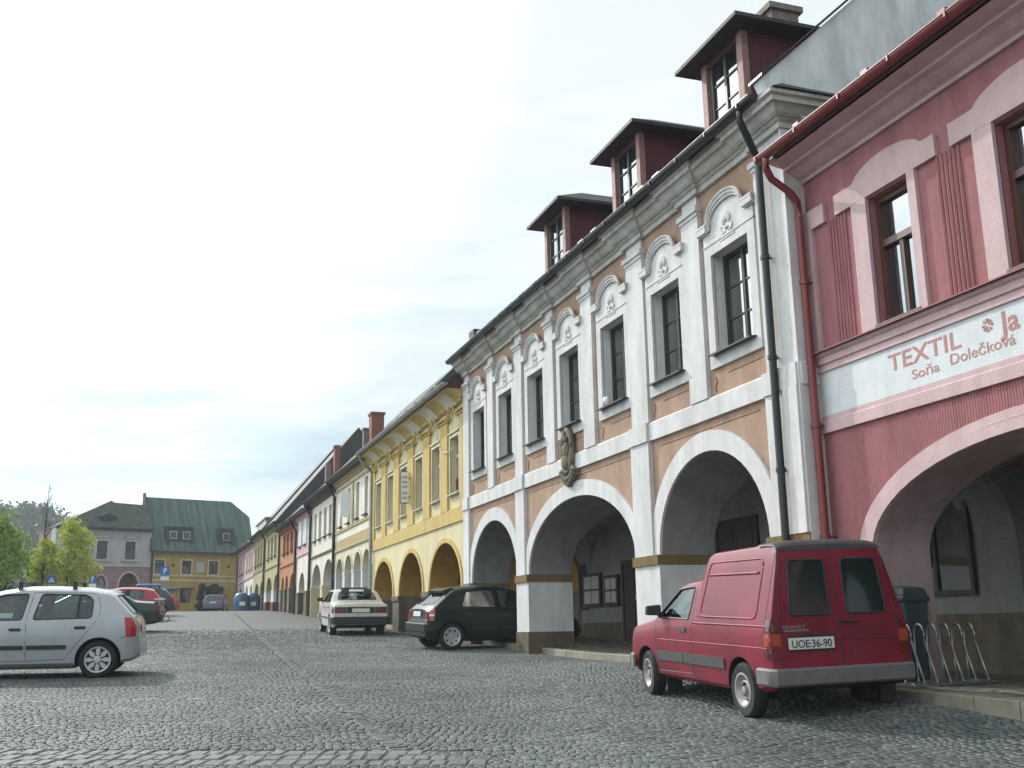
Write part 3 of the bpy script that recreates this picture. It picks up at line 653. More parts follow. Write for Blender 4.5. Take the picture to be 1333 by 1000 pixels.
mb.prism([(7.55, 11.12, 8.2), (7.50, 11.12, 8.42), (14.9, 11.12, 8.42+6.88), (21.5, 11.12, 9.2), (21.5, 11.12, 4), (8.7, 11.12, 4), (8.7, 11.12, 7.6), (7.6, 11.12, 8.2)][1:], (0, .22, 0), 0)
gb = Hw.part('gable_wall', mb, 'gable')
mb = MB(); mb.prism([(7.46, 11.06, 8.42), (7.46, 11.06, 8.46), (14.9, 11.06, 15.38), (14.9, 11.06, 15.34)], (0, .34, 0)); Hw.part('gable_coping', mb, 'gut_black')
gutter(Hw, 7.43, 11.25, 26.5, 8.22, 'gut_black', .08)
pipe(Hw, [(7.43, 11.62, 8.16), (7.43, 11.62, 8.0), (7.47, 11.63, 7.93), (7.68, 11.70, 7.62), (7.74, 11.72, 7.5), (7.74, 11.72, 4.4), (7.74, 11.72, .5)], 'gut_black', .052, collars=[(7.74, 11.72, z) for z in (6.1, 4.7, 3.2)])
# snow guards
sg = MB(); sg.box(-.012, .012, -.05, .05, 0, .10); sg.box(-.05, .02, -.13, .13, .09, .115); sg.box(-.05, .02, -.13, -.11, .05, .115); sg = sg.mesh('snow_guard', 'gut_zinc')
for k, y in enumerate([14.9, 15.5, 17.55, 18.2, 18.9, 20.9, 21.7, 22.5, 23.3, 24.1, 25.0, 25.7]): Hw.put('snow_guard', sg, (XE+.35, y, ZE+.35*SL), None)
# dormers
def dormer(H, yc):
    zb, ze, yl, yr, xf = 8.45, 9.96, yc-.58, yc+.58, 8.0; xb = XE+(ze-ZE)/SL+.1
    mb = MB(); mb.prism([(xf, yl, zb), (xf, yl, ze), (xb+.3, yl, ze), (xf+.1, yl, zb)], (0, .04, 0)); mb.prism([(xf, yr-.04, zb), (xf, yr-.04, ze), (xb+.3, yr-.04, ze), (xf+.1, yr-.04, zb)], (0, .04, 0))
    mb.box(xf, xf+.05, yl, yr, ze-.16, ze)
    for k in range(9):
        xx = xf+.14+.15*k; zl_ = max(zb, ZE+(xx-XE)*SL-.05)
        if zl_ < ze-.2:
            for ya_ in (yl-.008, yr): mb.box(xx, xx+.022, ya_, ya_+.008, zl_, ze)
    d = H.part('dormer', mb, 'redwood')
    for a_, b_ in ((yl-.02, yl+.12), (yr-.12, yr+.02)): link('corner_post', MB().box(xf-.03, xf+.08, a_, b_, zb, ze-.02).mesh('corner_post', 'pinkwood', off=H.org), d)
    xe, y0, y1, xr = xf-.32, yl-.36, yr+.36, xf+.62; mb = MB(); zr = ze+.56; xk = XE+(zr-ZE)/SL+.2
    q = [(xe, y0, ze), (xe, y1, ze)]; ap = (xr, yc, zr); bk = (xk, yc, zr); b0 = (xb+.2, y0, ze); b1 = (xb+.2, y1, ze)
    for F_ in ([q[0], ap, q[1]], [q[0], b0, bk, ap], [q[1], ap, bk, b1]): mb.face([(a, b, c) for a, b, c in F_])
    mb.prism([(xe, y0, ze-.06), (xe, y1, ze-.06), (xb+.2, y1, ze-.06), (xb+.2, y0, ze-.06)], (0, 0, .058))
    link('dormer_roof', mb.mesh('dormer_roof', 'roof_dark', off=H.org), d)
    wf = link('dormer_window', DW[0], d, Vector((xf+.02, yc-.42, zb+.2))-H.org); link('glass', DW[1], wf)
    return d
DW = winmesh(.84, 1.2, 0, 2, (.34, .66), .06, .06, 'dkwood')
for yc in (12.88, 16.37, 19.95): dormer(Hw, yc)
mb = MB(); mb.box(9.0, 9.5, 12.95, 13.35, 9.4, 10.85); mb.box(8.94, 9.56, 12.89, 13.41, 10.85, 10.95); Hw.part('chimney', mb, 'chim')
mb = MB(); mb.box(8.0, 9.6, 26.0, 26.45, 8.3, 9.05); Hw.part('fire_wall', mb, 'redwood')
# arcade interior
mb = MB(); vault(mb, X+.95, XB, Y0, Y1, ARW, 2.5, 1.32, 2.37); Hw.part('vault', mb, 'white_in_shade', smooth=rad(30))
backwall(Hw, Y0, Y1, 'white_in_shade', 'dado', zd=1.36)
def doorway(H, y0, y1, z1, pane=True, matn='doorwood'):
    mb = MB(); z0 = g(y0)+.12
    mb.box(XB-.05, XB-.002, y0-.1, y0, z0, z1+.1); mb.box(XB-.05, XB-.002, y1, y1+.1, z0, z1+.1); mb.box(XB-.05, XB-.002, y0, y1, z1, z1+.1)
    for k in range(2):
        a = y0+(y1-y0)*k/2; b = a+(y1-y0)/2
        mb.box(XB-.03, XB-.003, a+.01, b-.01, z0, z1); mb.box(XB-.045, XB-.03, a+.1, b-.1, z0+.15, z0+.8); mb.box(XB-.045, XB-.03, a+.1, b-.1, z0+.95, z1-.1)
    d = H.part('door', mb, matn); link('handle', MB().box(XB-.09, XB-.045, (y0+y1)/2-.07, (y0+y1)/2-.04, z0+1, z0+1.12).mesh('handle', 'steel', off=H.org), d)
doorway(Hw, 17.7, 19.1, 3.2); doorway(Hw, 22.3, 23.7, 2.7)
def shopwin(H, y0, y1, z0, z1, arch=False):
    w, h = y1-y0, z1-z0; me = winmesh(w, h, 0, 2, (.7,), .07, .06, 'doorwood'); f = H.put('shop_window', me[0], (XB-.07, y0, z0)); link('glass', me[1], f)
    return f
shopwin(Hw, 12.1, 13.6, 1.62, 3.2); shopwin(Hw, 26.0, 26.45, 1.7, 3.1)
def board(H, y0, y1, z0, z1):
    mb = MB(); mb.box(XB-.09, XB-.002, y0, y1, z0, z1); f = H.part('notice_board', mb, 'doorwood'); mb = MB(); random.seed(int(y0*10))
    for k in range(2):
        for j in range(2):
            w = (y1-y0-.12)/2; a = y0+.06+w*k; b = z0+.06+(z1-z0-.12)/2*j; mb.box(XB-.098, XB-.09, a+.02, a+w-.03, b+.03, b+(z1-z0-.12)/2-.02)
    link('poster', mb.mesh('poster', 'paper', off=H.org), f)
board(Hw, 25.0, 26.1, 1.75, 2.6); board(Hw, 23.95, 24.75, 1.75, 2.5)
# cartouche with a figure relief
mb = MB(); c = (X-.13, 19.12, 4.56); P = [(X-.12, c[1]+.24*math.sin(2*PI*k/20), c[2]+.08+.42*math.cos(2*PI*k/20)) for k in range(21)]
mb.tube(P, .05, 7, radii=[.05+.015*math.sin(5*k) for k in range(21)]); mb.ball((X-.05, c[1], c[2]+.05), (.06, .22, .40), 14)
mb.ball((X-.15, c[1], c[2]+.32), (.06, .06, .08), 10); mb.ball((X-.14, c[1], c[2]+.08), (.08, .11, .18), 12); mb.ball((X-.14, c[1]+.02, c[2]-.14), (.09, .15, .16), 12)
mb.ball((X-.18, c[1]+.07, c[2]+.12), (.05, .05, .08), 8); mb.ball((X-.2, c[1]+.08, c[2]+.22), (.035, .035, .04), 8)
for k in range(9):
    a = rad(100+20*k); mb.ball((X-.12, c[1]-.30*math.sin(a)*1.0, c[2]-.28+.20*math.cos(a)), (.07, .07, .06), 8)
for s_ in (-1, 1): mb.tube([(X-.1, c[1]+s_*.22, c[2]-.25), (X-.12, c[1]+s_*.36, c[2]-.34), (X-.12, c[1]+s_*.30, c[2]-.46), (X-.12, c[1]+s_*.16, c[2]-.50), (X-.1, c[1], c[2]-.60)], .045, 7)
mb.ball((X-.1, c[1], c[2]+.52), (.07, .1, .06), 8); Hw.part('cartouche', mb, 'stone', smooth=True)
mb = MB(); mb.ball((X-.02, 17.38, 5.30), (.07, .07, .08), 10); Hw.part('globe_lamp', mb, 'signpaint', smooth=True)
# ======================================================== PINK HOUSE
XP = 8.12
Hp = House('pink_textile_shop_house', 'pink house with a white shop band lettered TEXTIL and a wide arch', (XP, 7.5, g(7.5)), cat='building')
P0, P1 = 2.0, 11.3
ARP = [(7.83, 2.62, 2.05, 1.05)]
WP = [(9.25, 10.0), (7.05, 7.93), (4.85, 5.7)]
mb = MB(); wall(mb, XP, P0, P1, -.3, 3.63, ARP, (), .76, ms=1); Hp.part('arcade_wall', mb, ['pink', 'mauve'])
mb = MB(); wall(mb, XP, P0, P1, 3.63, 7.3, (), [(a, b, 4.68, 6.29) for a, b in WP], .2, back=False, ms=0); Hp.part('upper_wall', mb, ['pink'])
Hp.part('house_body', MB().box(XP+.42, XP+9, P0, P1-.02, 3.2, 7.35), 'pink')
mb = MB(); ring(mb, XP, ARP[0], .12, .06, w2=.12, low=.2); A2 = (ARP[0][0], ARP[0][1]+.13, ARP[0][2], ARP[0][3]+.13); ring(mb, XP, A2, .13, .04, w2=.10, low=.2); Hp.part('archivolt', mb, 'paleplink')
mb = MB(); mb.sweep([(0, 3.60), (.05, 3.60), (.05, 3.74), (.025, 3.76), (.025, 3.82), (0, 3.82)], [(XP, P1-.0), (XP, P0)]); Hp.part('lower_moulding', mb, 'paleplink')
mb = MB(); mb.box(XP-.02, XP+.01, P0, P1, 3.82, 4.38); Hp.part('shop_band', mb, 'signwhite')
mb = MB(); mb.sweep([(0, 4.38), (.05, 4.38), (.05, 4.41), (.03, 4.42), (.03, 4.47), (.06, 4.48), (.06, 4.56), (.10, 4.58), (.10, 4.62), (0, 4.62)], [(XP, P1), (XP, P0)]); Hp.part('upper_moulding', mb, 'paleplink')
mb = MB(); mb.prism([(XP-.16, P0, 4.625), (XP+.02, P0, 4.665), (XP+.02, P0, 4.66), (XP-.16, P0, 4.61)], (0, P1-P0, 0)); Hp.part('ledge_flashing', mb, 'gut_red')
mb = MB()
for k, (a, b) in enumerate(WP):
    mb.box(XP-.05, XP+.01, a-.13, a, 4.665, 6.31); mb.box(XP-.05, XP+.01, b, b+.28, 4.665, 6.31)
    mb.box(XP-.052, XP+.01, a-.49, b+.60, 6.31, 6.57)
    # scalloped head moulding
    n = 12; w = (b-a)+.55; pts = [(XP-.03, a-.28+w-w*q/n, 6.57+.20*math.sin(PI*q/n)**.6) for q in range(n+1)]
    mb.prism(pts, (.04, 0, 0))
mb.box(XP-.052, XP+.01, 10.83, 11.3, 6.31, 6.57); mb.box(XP-.05, XP+.01, 11.12, 11.3, 4.665, 6.31)
Hp.part('window_surround', mb, 'paleplink')
mb = MB()
for (a, b) in ((8.43, 8.82), (10.43, 10.81), (6.15, 6.55)):
    n = 6
    for k in range(n): y = a+(b-a)*(k+.5)/n; mb.tube([(XP-.0, y, 4.67), (XP-.0, y, 6.31)], .026, 6)
Hp.part('ribbed_panel', mb, 'pink')
mb = MB()
for k in range(230):
    y = P0+.02+k*.0404
    if y > P1-.02: break
    zt = 3.60; zb = 2.0
    for A in ARP:
        if abs(y-A[0]) < A[1]+.3:
            u = (y-A[0])/(A[1]+.27); zb = A[2]+(A[3]+.25)*math.sqrt(max(0, 1-u*u))
    if zb < zt-.05: mb.box(XP-.004, XP+.005, y, y+.02, max(zb, 2.0), zt)
Hp.part('combed_plaster', mb, 'pink')
pw = winmesh(.80, 1.61, 0, 2, (), .07, .07, 'brwood', transom=.62, th=.09); ps = MB().box(-.16, .02, -.02, .82, -.03, .02).mesh('sill', 'brwood')
for a, b in WP:
    f = Hp.put('window', pw[0], (XP+.1, a, 4.68)); f.scale = (1, (b-a)/.8, 1); link('glass', pw[1], f); link('sill', ps, f)
PC = [(0, 7.0), (.05, 7.0), (.05, 7.05), (.12, 7.08), (.22, 7.14), (.30, 7.16), (.30, 7.20), (.42, 7.22), (.5, 7.24), (.54, 7.24), (.54, 7.27), (0, 7.30)]
mb = MB(); mb.sweep(PC, [(XP, P1-.02), (XP, P0)]); Hp.part('cornice', mb, 'paleplink')
gutter(Hp, 7.50, P0, 11.36, 7.33, 'gut_red', .075)
mb = MB(); roof(Hp, mb, 7.52, 7.36, .72, 6, P0, 11.1, 7); Hp.part('roof', mb, 'roof_brown')
pipe(Hp, [(7.50, 11.18, 7.27), (7.50, 11.18, 7.12), (7.58, 11.2, 7.0), (7.85, 11.2, 6.84), (7.95, 11.2, 6.72), (7.96, 11.2, 6.5), (7.96, 11.18, .4)], 'gut_red', .050, collars=[(7.96, 11.19, z) for z in (5.6, 3.7, 2.3)])
tb = MB()
for y in (9.3, 8.0, 10.7, 6.6, 5.2): tb.box(7.66, 7.80, y-.06, y+.06, 7.44, 7.58)
Hp.part('snow_guard', tb, 'gut_red')
mb = MB(); vault(mb, XP+.76, XB, P0, P1, ARP, 2.3, 1.2, 2.05); Hp.part('vault', mb, 'dim_in_shade', smooth=rad(30))
backwall(Hp, P0, P1, 'dim_in_shade', 'dado', zd=1.36)
# lettering
def text(H, s_, y, z, size, x, matn, name='lettering', ext=.0008, sx=1, parent=None, weight=0):
    c = bpy.data.curves.new('t', 'FONT'); c.body = s_; c.size = size; c.extrude = ext; c.offset = weight
    o = bpy.data.objects.new('t', c); COL.objects.link(o); bpy.context.view_layer.update()
    me = bpy.data.meshes.new_from_object(o.evaluated_get(bpy.context.evaluated_depsgraph_get())); bpy.data.objects.remove(o)
    for v in me.vertices: a, b, d = v.co; v.co = Vector((x-d, y-a*sx, z+b))-H.org
    me.materials.clear(); me.materials.append(M[matn]); me.name = name
    return link(name, me, parent or H.root)
text(Hp, 'TEXTIL', 9.90, 4.10, .275, XP-.0225, 'letter', sx=1.36, weight=.003)
text(Hp, 'Soňa', 9.53, 3.925, .15, XP-.0225, 'letter', sx=1.5, weight=.001); text(Hp, 'Dolečková', 8.92, 3.945, .165, XP-.0225, 'letter', sx=1.27, weight=.001)
text(Hp, 'Ja', 8.15, 4.09, .32, XP-.0225, 'letter', sx=1.1, weight=.006)
mb = MB()
for k in range(8):
    a = PI*k/4; mb.prism([(XP-.03, 8.33+.02*math.cos(a), 4.23+.02*math.sin(a)), (XP-.03, 8.33+.07*math.cos(a-.22), 4.23+.07*math.sin(a-.22)), (XP-.03, 8.33+.07*math.cos(a+.22), 4.23+.07*math.sin(a+.22))], (.008, 0, 0))
Hp.part('star_emblem', mb, 'letter')
# ======================================================== YELLOW HOUSE
Hy = House('yellow_arcade_house', 'yellow and cream house with six windows, three arches and a projecting sign', (7.9, 32.5, g(32.5)), cat='building')
Y0, Y1 = 26.52, 38.4; ARY = [(36.42, 1.55, 2.32, 1.25), (32.47, 1.52, 2.32, 1.27), (28.51, 1.64, 2.32, 1.26)]
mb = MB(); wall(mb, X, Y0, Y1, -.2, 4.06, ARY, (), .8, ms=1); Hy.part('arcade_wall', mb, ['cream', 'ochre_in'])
WY = [27.06, 29.0, 31.0, 32.99, 34.97, 36.86]
mb = MB(); wall(mb, X, Y0, Y1, 4.06, 7.3, (), [(a, a+.87, 4.88, 6.39) for a in WY], .24, back=False); Hy.part('upper_wall', mb, ['cream'])
Hy.part('house_body', MB().box(X+.42, X+9, Y0+.02, Y1-.02, 3.75, 7.5), 'yellow')
mb = MB(); mb.box(X-.05, X+.01, Y0, Y1, 4.04, 4.42)
ed = [Y0]+[v for a in WY for v in (a-.14, a+1.01)]+[Y1]
for a, b in zip(ed[::2], ed[1::2]): mb.box(X-.06, X+.01, a+.04, b-.04, 4.42, 7.0)
Hy.part('pilaster_band', mb, 'yellow')
mb = MB()
for A in ARY: ring(mb, X, A, .13, .04, w2=.13, low=2.32)
Hy.part('archivolt', mb, 'yellow')
mb = MB()
for a in WY:
    frame_rect(mb, X, a, a+.87, 4.88, 6.39, .06, .03, wb=0, wt=.07)
    mb.box(X-.07, X+.01, a-.1, a+.97, 6.50, 6.54)
Hy.part('window_surround', mb, 'cream2')
mb = MB()
for k, (a, b) in enumerate(zip(ed[::2], ed[1::2])):     # broken pediment mouldings
    for zz, o in ((6.90, .10), (6.98, .13)): mb.box(X-o, X+.01, a-.02, b+.02, zz, zz+.035)
    mb.box(X-.12, X+.01, a, b, 7.22, 7.30)
for a in WY:
    c = a+.435
    for zz, o in ((6.88, .09), (6.95, .12)):
        mb.tube([(X-o, c+.56, zz), (X-o, c+.40, zz+.02), (X-o, c+.24, zz+.16), (X-o, c+.10, zz+.30)], .032, 6)
        mb.tube([(X-o, c-.56, zz), (X-o, c-.40, zz+.02), (X-o, c-.24, zz+.16), (X-o, c-.10, zz+.30)], .032, 6)
Hy.part('broken_pediment', mb, 'yellow')
mb = MB(); YC = [(0, 7.18), (.08, 7.2), (.10, 7.24), (.14, 7.30), (.22, 7.38), (.34, 7.46), (.48, 7.50), (.52, 7.50), (.52, 7.56), (0, 7.58)]
mb.sweep(YC, [(X, Y1), (X, Y0)]); Hy.part('cornice', mb, 'yellow')
mb = MB()
for a in WY: mb.sweep([(.012+o, z-.012) for o, z in YC[1:7]], [(X, a+.95), (X, a-.05)], caps=False)
Hy.part('cornice_panel', mb, 'cream2')
yw = winmesh(.87, 1.51, 0, 2, (), .06, .05, 'grwood', transom=.66, th=.07); ys2 = MB().prism([(-.26, -.06, -.05), (.12, -.06, .0), (.12, -.06, -.09), (-.26, -.06, -.09)], (0, .99, 0)).mesh('sill', 'grwood')
for a in WY: f = Hy.put('window', yw[0], (X+.15, a, 4.88)); link('glass', yw[1], f); link('sill', ys2, f)
Hy.part('flower_pot', MB().lathe([(.0, 0), (.07, 0), (.09, .14), (0, .14)], (X+.05, 27.3, 4.9)).ball((X+.05, 27.3, 5.14), (.1, .12, .12)), 'darkred', smooth=rad(40))
gutter(Hy, 7.30, Y0-.2, Y1+.1, 7.62, 'gut_zinc', .08)
mb = MB(); roof(Hy, mb, 7.32, 7.64, .84, 6.5, Y0-.02, Y1+.1, 6); Hy.part('roof', mb, 'roof_red')
sgy = [Hy.put('snow_guard', sg, (7.55, y, 7.83)) for y in (28.2, 29.4, 30.6, 31.8, 33, 34.2)]
mb = MB()
for a, b in ((26.52, 26.87), (30.15, 30.95), (33.99, 34.87), (37.97, 38.4)): mb.box(X-.03, X+.82, a-.008, b+.008, g(a)-.3, 2.18, 0); mb.box(X-.07, X+.84, a-.015, b+.015, 2.18, 2.32, 1)
Hy.part('pier', mb, ['grey_base', 'grey_base'])
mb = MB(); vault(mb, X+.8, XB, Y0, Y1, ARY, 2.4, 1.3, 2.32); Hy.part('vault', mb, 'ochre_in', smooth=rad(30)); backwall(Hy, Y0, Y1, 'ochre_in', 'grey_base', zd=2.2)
mb = MB(); mb.box(X-.36, X-.10, 32.42, 32.50, 5.12, 6.12); mb.box(X-.2, X+.05, 32.44, 32.48, 5.9, 5.94); mb.box(X-.2, X+.05, 32.44, 32.48, 5.3, 5.34)
sgn = Hy.part('projecting_sign', mb, 'dkwood'); mb = MB(); mb.box(X-.35, X-.11, 32.405, 32.42, 5.14, 6.10); link('sign_panel', mb.mesh('sign_panel', 'signpaint', off=Hy.org), sgn)
mb = MB()
for z in (5.25, 5.4, 5.6, 5.75, 5.9): mb.box(X-.32, X-.15, 32.398, 32.405, z, z+.07)
link('sign_print', mb.mesh('sign_print', 'grwood', off=Hy.org), sgn)
pipe(Hy, [(7.34, 38.3, 7.58), (7.4, 38.3, 7.35), (7.78, 38.3, 7.0), (7.8, 38.3, 6.8), (7.8, 38.3, 1.4)], 'gut_zinc', .06)
Hy.part('cable', MB().tube([(X-.14, 29.0, 7.0), (X-.1, 28.9, 6.5), (X-.1, 28.5, 6.1), (X-.12, 27.8, 6.0), (X-.1, 27.2, 6.05)], .012, 5), 'grwood')
CH = (9.03, 9.57, 10.47, 8.85, 9.9)
# ======================================================== generic row houses
def row_house(name, label, y0, y1, arches, wins, wz, band, ze, mu, ml, mt, mi, roofm, slope=1.0, rw=6, xe=7.5, wframe='grwood', surround=None, pier=None, pierz=None, plinth=None,
              shutters=None, thick=.6, sill=True, ring_m=None, pipe_at=None, guttm='gut_black', bands=(), dadoz=None, cat='house'):
    H = House(name, label, (X, (y0+y1)/2, g((y0+y1)/2)), cat=cat); zb = g(y0)-.4
    mb = MB(); wall(mb, X, y0, y1, zb, band, arches, (), thick, ms=0, m=0); H.part('arcade_wall', mb, [ml])
    mb = MB(); wall(mb, X, y0, y1, band, ze-.05, (), [(a, b, wz[0], wz[1]) for a, b in wins], .2, back=False); H.part('upper_wall', mb, [mu])
    H.part('house_body', MB().box(X+.42, X+8, y0+.01, y1-.01, band-.02 if band > 4.6 else band+.25, ze), mu)
    mb = MB(); mb.sweep([(0, band-.06), (.05, band-.06), (.07, band), (.05, band+.05), (0, band+.05)], [(X, y1), (X, y0)]); H.part('string_course', mb, mt)
    for (zl, zh, mm_, pr) in bands: H.part('wall_band', MB().box(X-pr, X+.01, y0, y1, zl, zh), mm_)
    mb = MB(); mb.sweep([(0, ze-.32), (.05, ze-.30), (.08, ze-.22), (.2, ze-.12), (X-xe-.02, ze-.08), (X-xe-.02, ze-.02), (0, ze-.02)], [(X, y1), (X, y0)]); H.part('cornice', mb, mt)
    if ring_m:
        mb = MB()
        for A in arches: ring(mb, X, A, .12, .035, w2=.12, low=A[2])
        H.part('archivolt', mb, ring_m)
    w0 = wins[0][1]-wins[0][0]; h = wz[1]-wz[0]; wm_ = winmesh(w0, h, 0, 2, (.65,), .05, .05, wframe)
    sl2 = MB().box(-.26, .0, -.05, w0+.05, -.05, .0).mesh('sill', guttm if sill != 'm' else mt)
    for a, b in wins:
        f = H.put('window', wm_[0], (X+.14, a, wz[0])); link('glass', wm_[1], f); link('sill', sl2, f)
        if shutters: link('shutter', MB().box(-.19, -.15, -.0, w0*.42, .02, h-.02).mesh('shutter', shutters), f); link('shutter', MB().box(-.19, -.15, w0*.58, w0, .02, h-.02).mesh('shutter', shutters), f)
    if surround:
        mb = MB()
        for a, b in wins: frame_rect(mb, X, a, b, wz[0], wz[1], .1, .035)
        H.part('window_surround', mb, surround)
    if pier:
        mb = MB(); A = sorted(arches); ed_ = [y0]+[v for q in A for v in (q[0]-q[1], q[0]+q[1])]+[y1]
        for a, b in zip(ed_[::2], ed_[1::2]):
            mb.box(X-.03, X+thick+.02, a-.008, b+.008, zb, pierz); mb.box(X-.05, X+thick+.03, a-.02, b+.02, pierz, pierz+.1)
            if plinth: mb.box(X-.06, X+thick+.04, a-.03, b+.03, zb, g(a)+.55, 1)
        H.part('pier', mb, [pier, plinth or pier])
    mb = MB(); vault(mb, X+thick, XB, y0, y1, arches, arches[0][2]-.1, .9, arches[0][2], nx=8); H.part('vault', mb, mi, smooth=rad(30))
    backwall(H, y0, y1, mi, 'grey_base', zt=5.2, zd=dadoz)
    mb = MB(); roof(H, mb, xe, ze, slope, rw, y0, y1, 6); H.part('roof', mb, roofm)
    gutter(H, xe-.03, y0, y1, ze+.0, guttm, .07, brackets=False)
    if pipe_at: pipe(H, [(xe, pipe_at, ze-.05), (X-.2, pipe_at, ze-.45), (X-.09, pipe_at, ze-.65), (X-.09, pipe_at, g(pipe_at))], guttm, .07)
    if wframe != 'none': doorway(H, (y0+y1)/2-.6, (y0+y1)/2+.5, g(y0)+2.2)
    return H
Hc = row_house('cream_house', 'cream house with four narrow windows over slim white piers beside the yellow arcade house', 38.42, 46.4,
    [(39.35, .72, 3.55, .66), (41.1, .74, 3.55, .68), (43.05, .76, 3.55, .68), (45.08, .78, 3.55, .66)], [(39.4, 40.0), (41.1, 41.75), (42.95, 43.6), (44.75, 45.35)], (5.55, 6.98), 4.57, 7.62,
    'offwhite', 'cream2', 'beige', 'pgrey', 'roof_slate', 1.0, 3.9, 7.48, 'grwood', None, 'white', 3.5, None, None, .5, ring_m='cream', pipe_at=46.3, bands=[(4.62, 4.98, 'beige', .03), (5.3, 5.42, 'beige', .05), (7.1, 7.2, 'beige', .04)])
Hc.part('open_window_glare', MB().box(X-.42, X-.05, 42.9, 42.94, 5.75, 6.8), 'signpaint'); Hc.part('middle_pilaster', MB().box(X-.05, X+.01, 42.15, 42.4, 5.42, 7.2), 'beige')  # window standing open, its bright reflection put in as white colour
mb = MB(); mb.box(CH[0], CH[1], 44.4, 45.0, 8.6, CH[2]-.1); mb.box(CH[0]-.05, CH[1]+.05, 44.35, 45.05, CH[2]-.1, CH[2]); Hc.part('chimney', mb, 'brick'); mb = MB(); mb.box(CH[3], CH[3]+.3, 45.2, 45.5, 8.0, CH[4]-.07); mb.box(CH[3]-.04, CH[3]+.34, 45.15, 45.55, CH[4]-.07, CH[4]); Hc.part('chimney', mb, 'chim')
Hd = row_house('off_white_house', 'off-white house with two tall arches between cream house and narrow white house', 46.42, 53.3,
    [(48.1, 1.38, 3.3, 1.1), (51.5, 1.4, 3.3, 1.05)], [(47.45, 48.2), (48.85, 49.6), (50.35, 51.1), (51.8, 52.5)], (5.5, 6.82), 4.75, 7.5,
    'offwhite', 'offwhite', 'dado', 'ochre_in', 'roof_slate', 1.0, 5.2, 7.48, 'grwood', None, 'cream', 3.2, None, None, .55, ring_m=None, pipe_at=53.2, dadoz=2.6)
mb = MB(); mb.box(9.83, 10.11, 58.4, 58.9, 9.0, 11.25); mb.box(9.79, 10.15, 58.36, 58.94, 11.25, 11.37)
chim_far = mb
row_house('narrow_white_house', 'narrow white house with white shutters and a pink band beside the orange house', 53.32, 58.3,
    [(53.95, .5, 3.25, .9), (56.35, 1.05, 3.25, .98)], [(54.9, 55.8), (56.7, 57.5)], (5.62, 7.05), 5.15, 7.25,
    'pgrey', 'offwhite', 'rose', 'pgrey', 'roof_brown', 1.0, 5.2, 7.48, 'dkwood', None, 'dado', 3.15, None, 'whwood', .5, bands=[(5.17, 5.6, 'rose', .03)], dadoz=3.2)
Ho = row_house('orange_house', 'orange house with three windows over three arches on grey piers', 58.32, 65.5,
    [(59.95, 1.1, 3.6, .78), (62.45, .62, 3.7, .7), (64.25, .55, 3.7, .7)], [(60.2, 61.0), (61.95, 62.65), (63.5, 64.2)], (5.68, 6.76), 4.98, 7.22,
    'orange', 'orange', 'orange2', 'orange2', 'roof_slate', 1.0, 5.2, 7.48, 'dkwood', 'orange2', 'grey_base', 3.55, None, None, .5, pipe_at=58.5)
Ho.part('chimney', chim_far, 'brick'); Ho.part('chimney', MB().box(9.5, 9.8, 59.3, 59.7, 8.8, 10.5), 'chim')
row_house('yellow_green_house', 'yellow-green house with three windows and two arches on white piers, next to the orange house', 65.52, 73.7,
    [(67.1, 1.35, 3.85, .85), (71.15, 1.4, 3.85, .85)], [(67.9, 68.75), (69.8, 70.6), (71.7, 72.5)], (5.9, 7.2), 5.3, 7.8,
    'lime', 'lime', 'lime2', 'white_in_shade', 'roof_dark', 1.2, 5, 7.5, 'grwood', 'lime', 'white', 3.7, 'darkred', None, .5, pipe_at=65.8, ring_m='lime')
Hb = row_house('olive_yellow_house', 'olive-yellow house with a row of attic windows in its dark roof', 73.72, 81.7,
    [(75.6, 1.35, 3.8, .85), (79.1, 1.4, 3.8, .85)], [(74.5, 75.3), (76.3, 77.1), (78.1, 78.9), (79.9, 80.7)], (5.88, 7.2), 5.45, 8.0,
    'lime2', 'lime', 'lime2', 'ochre_in', 'roof_dark', 1.2, 5, 7.5, 'grwood', 'lime', 'white', 3.6, None, None, .5, pipe_at=74.0)
mb = MB(); mb.box(7.95, 9.6, 74.8, 81.0, 8.3, 8.9); mb.box(7.85, 9.9, 74.6, 81.2, 8.9, 8.98); dd = Hb.part('attic_dormer', mb, 'lime2')
mb = MB()
for k in range(6): mb.box(7.93, 7.96, 75.1+k, 75.7+k, 8.42, 8.84)
link('attic_window', mb.mesh('attic_window', 'signpaint', off=Hb.org), dd)
row_house('rose_house', 'pale rose house with three windows, second from the far end of the row', 81.72, 89.0,
    [(83.2, .9, 3.9, .9), (86.6, .9, 3.9, .9)], [(82.7, 83.5), (84.6, 85.4), (86.7, 87.5)], (5.9, 7.15), 5.3, 7.85,
    'rose', 'offwhite', 'mauve', 'mauve', 'roof_grey', 1.1, 5, 7.5, 'grwood', 'offwhite', 'white', 3.8, None, None, .5)
row_house('mauve_house', 'mauve house at the far end of the arcaded row', 89.02, 95.4,
    [(92.2, 1.2, 3.9, .9)], [(89.9, 90.7), (91.6, 92.4), (93.4, 94.2)], (5.9, 7.15), 5.3, 7.9,
    'mauve', 'mauve', 'rose', 'mauve', 'roof_grey', 1.0, 4.6, 7.5, 'grwood', None, 'mauve', 3.8, None, None, .5)
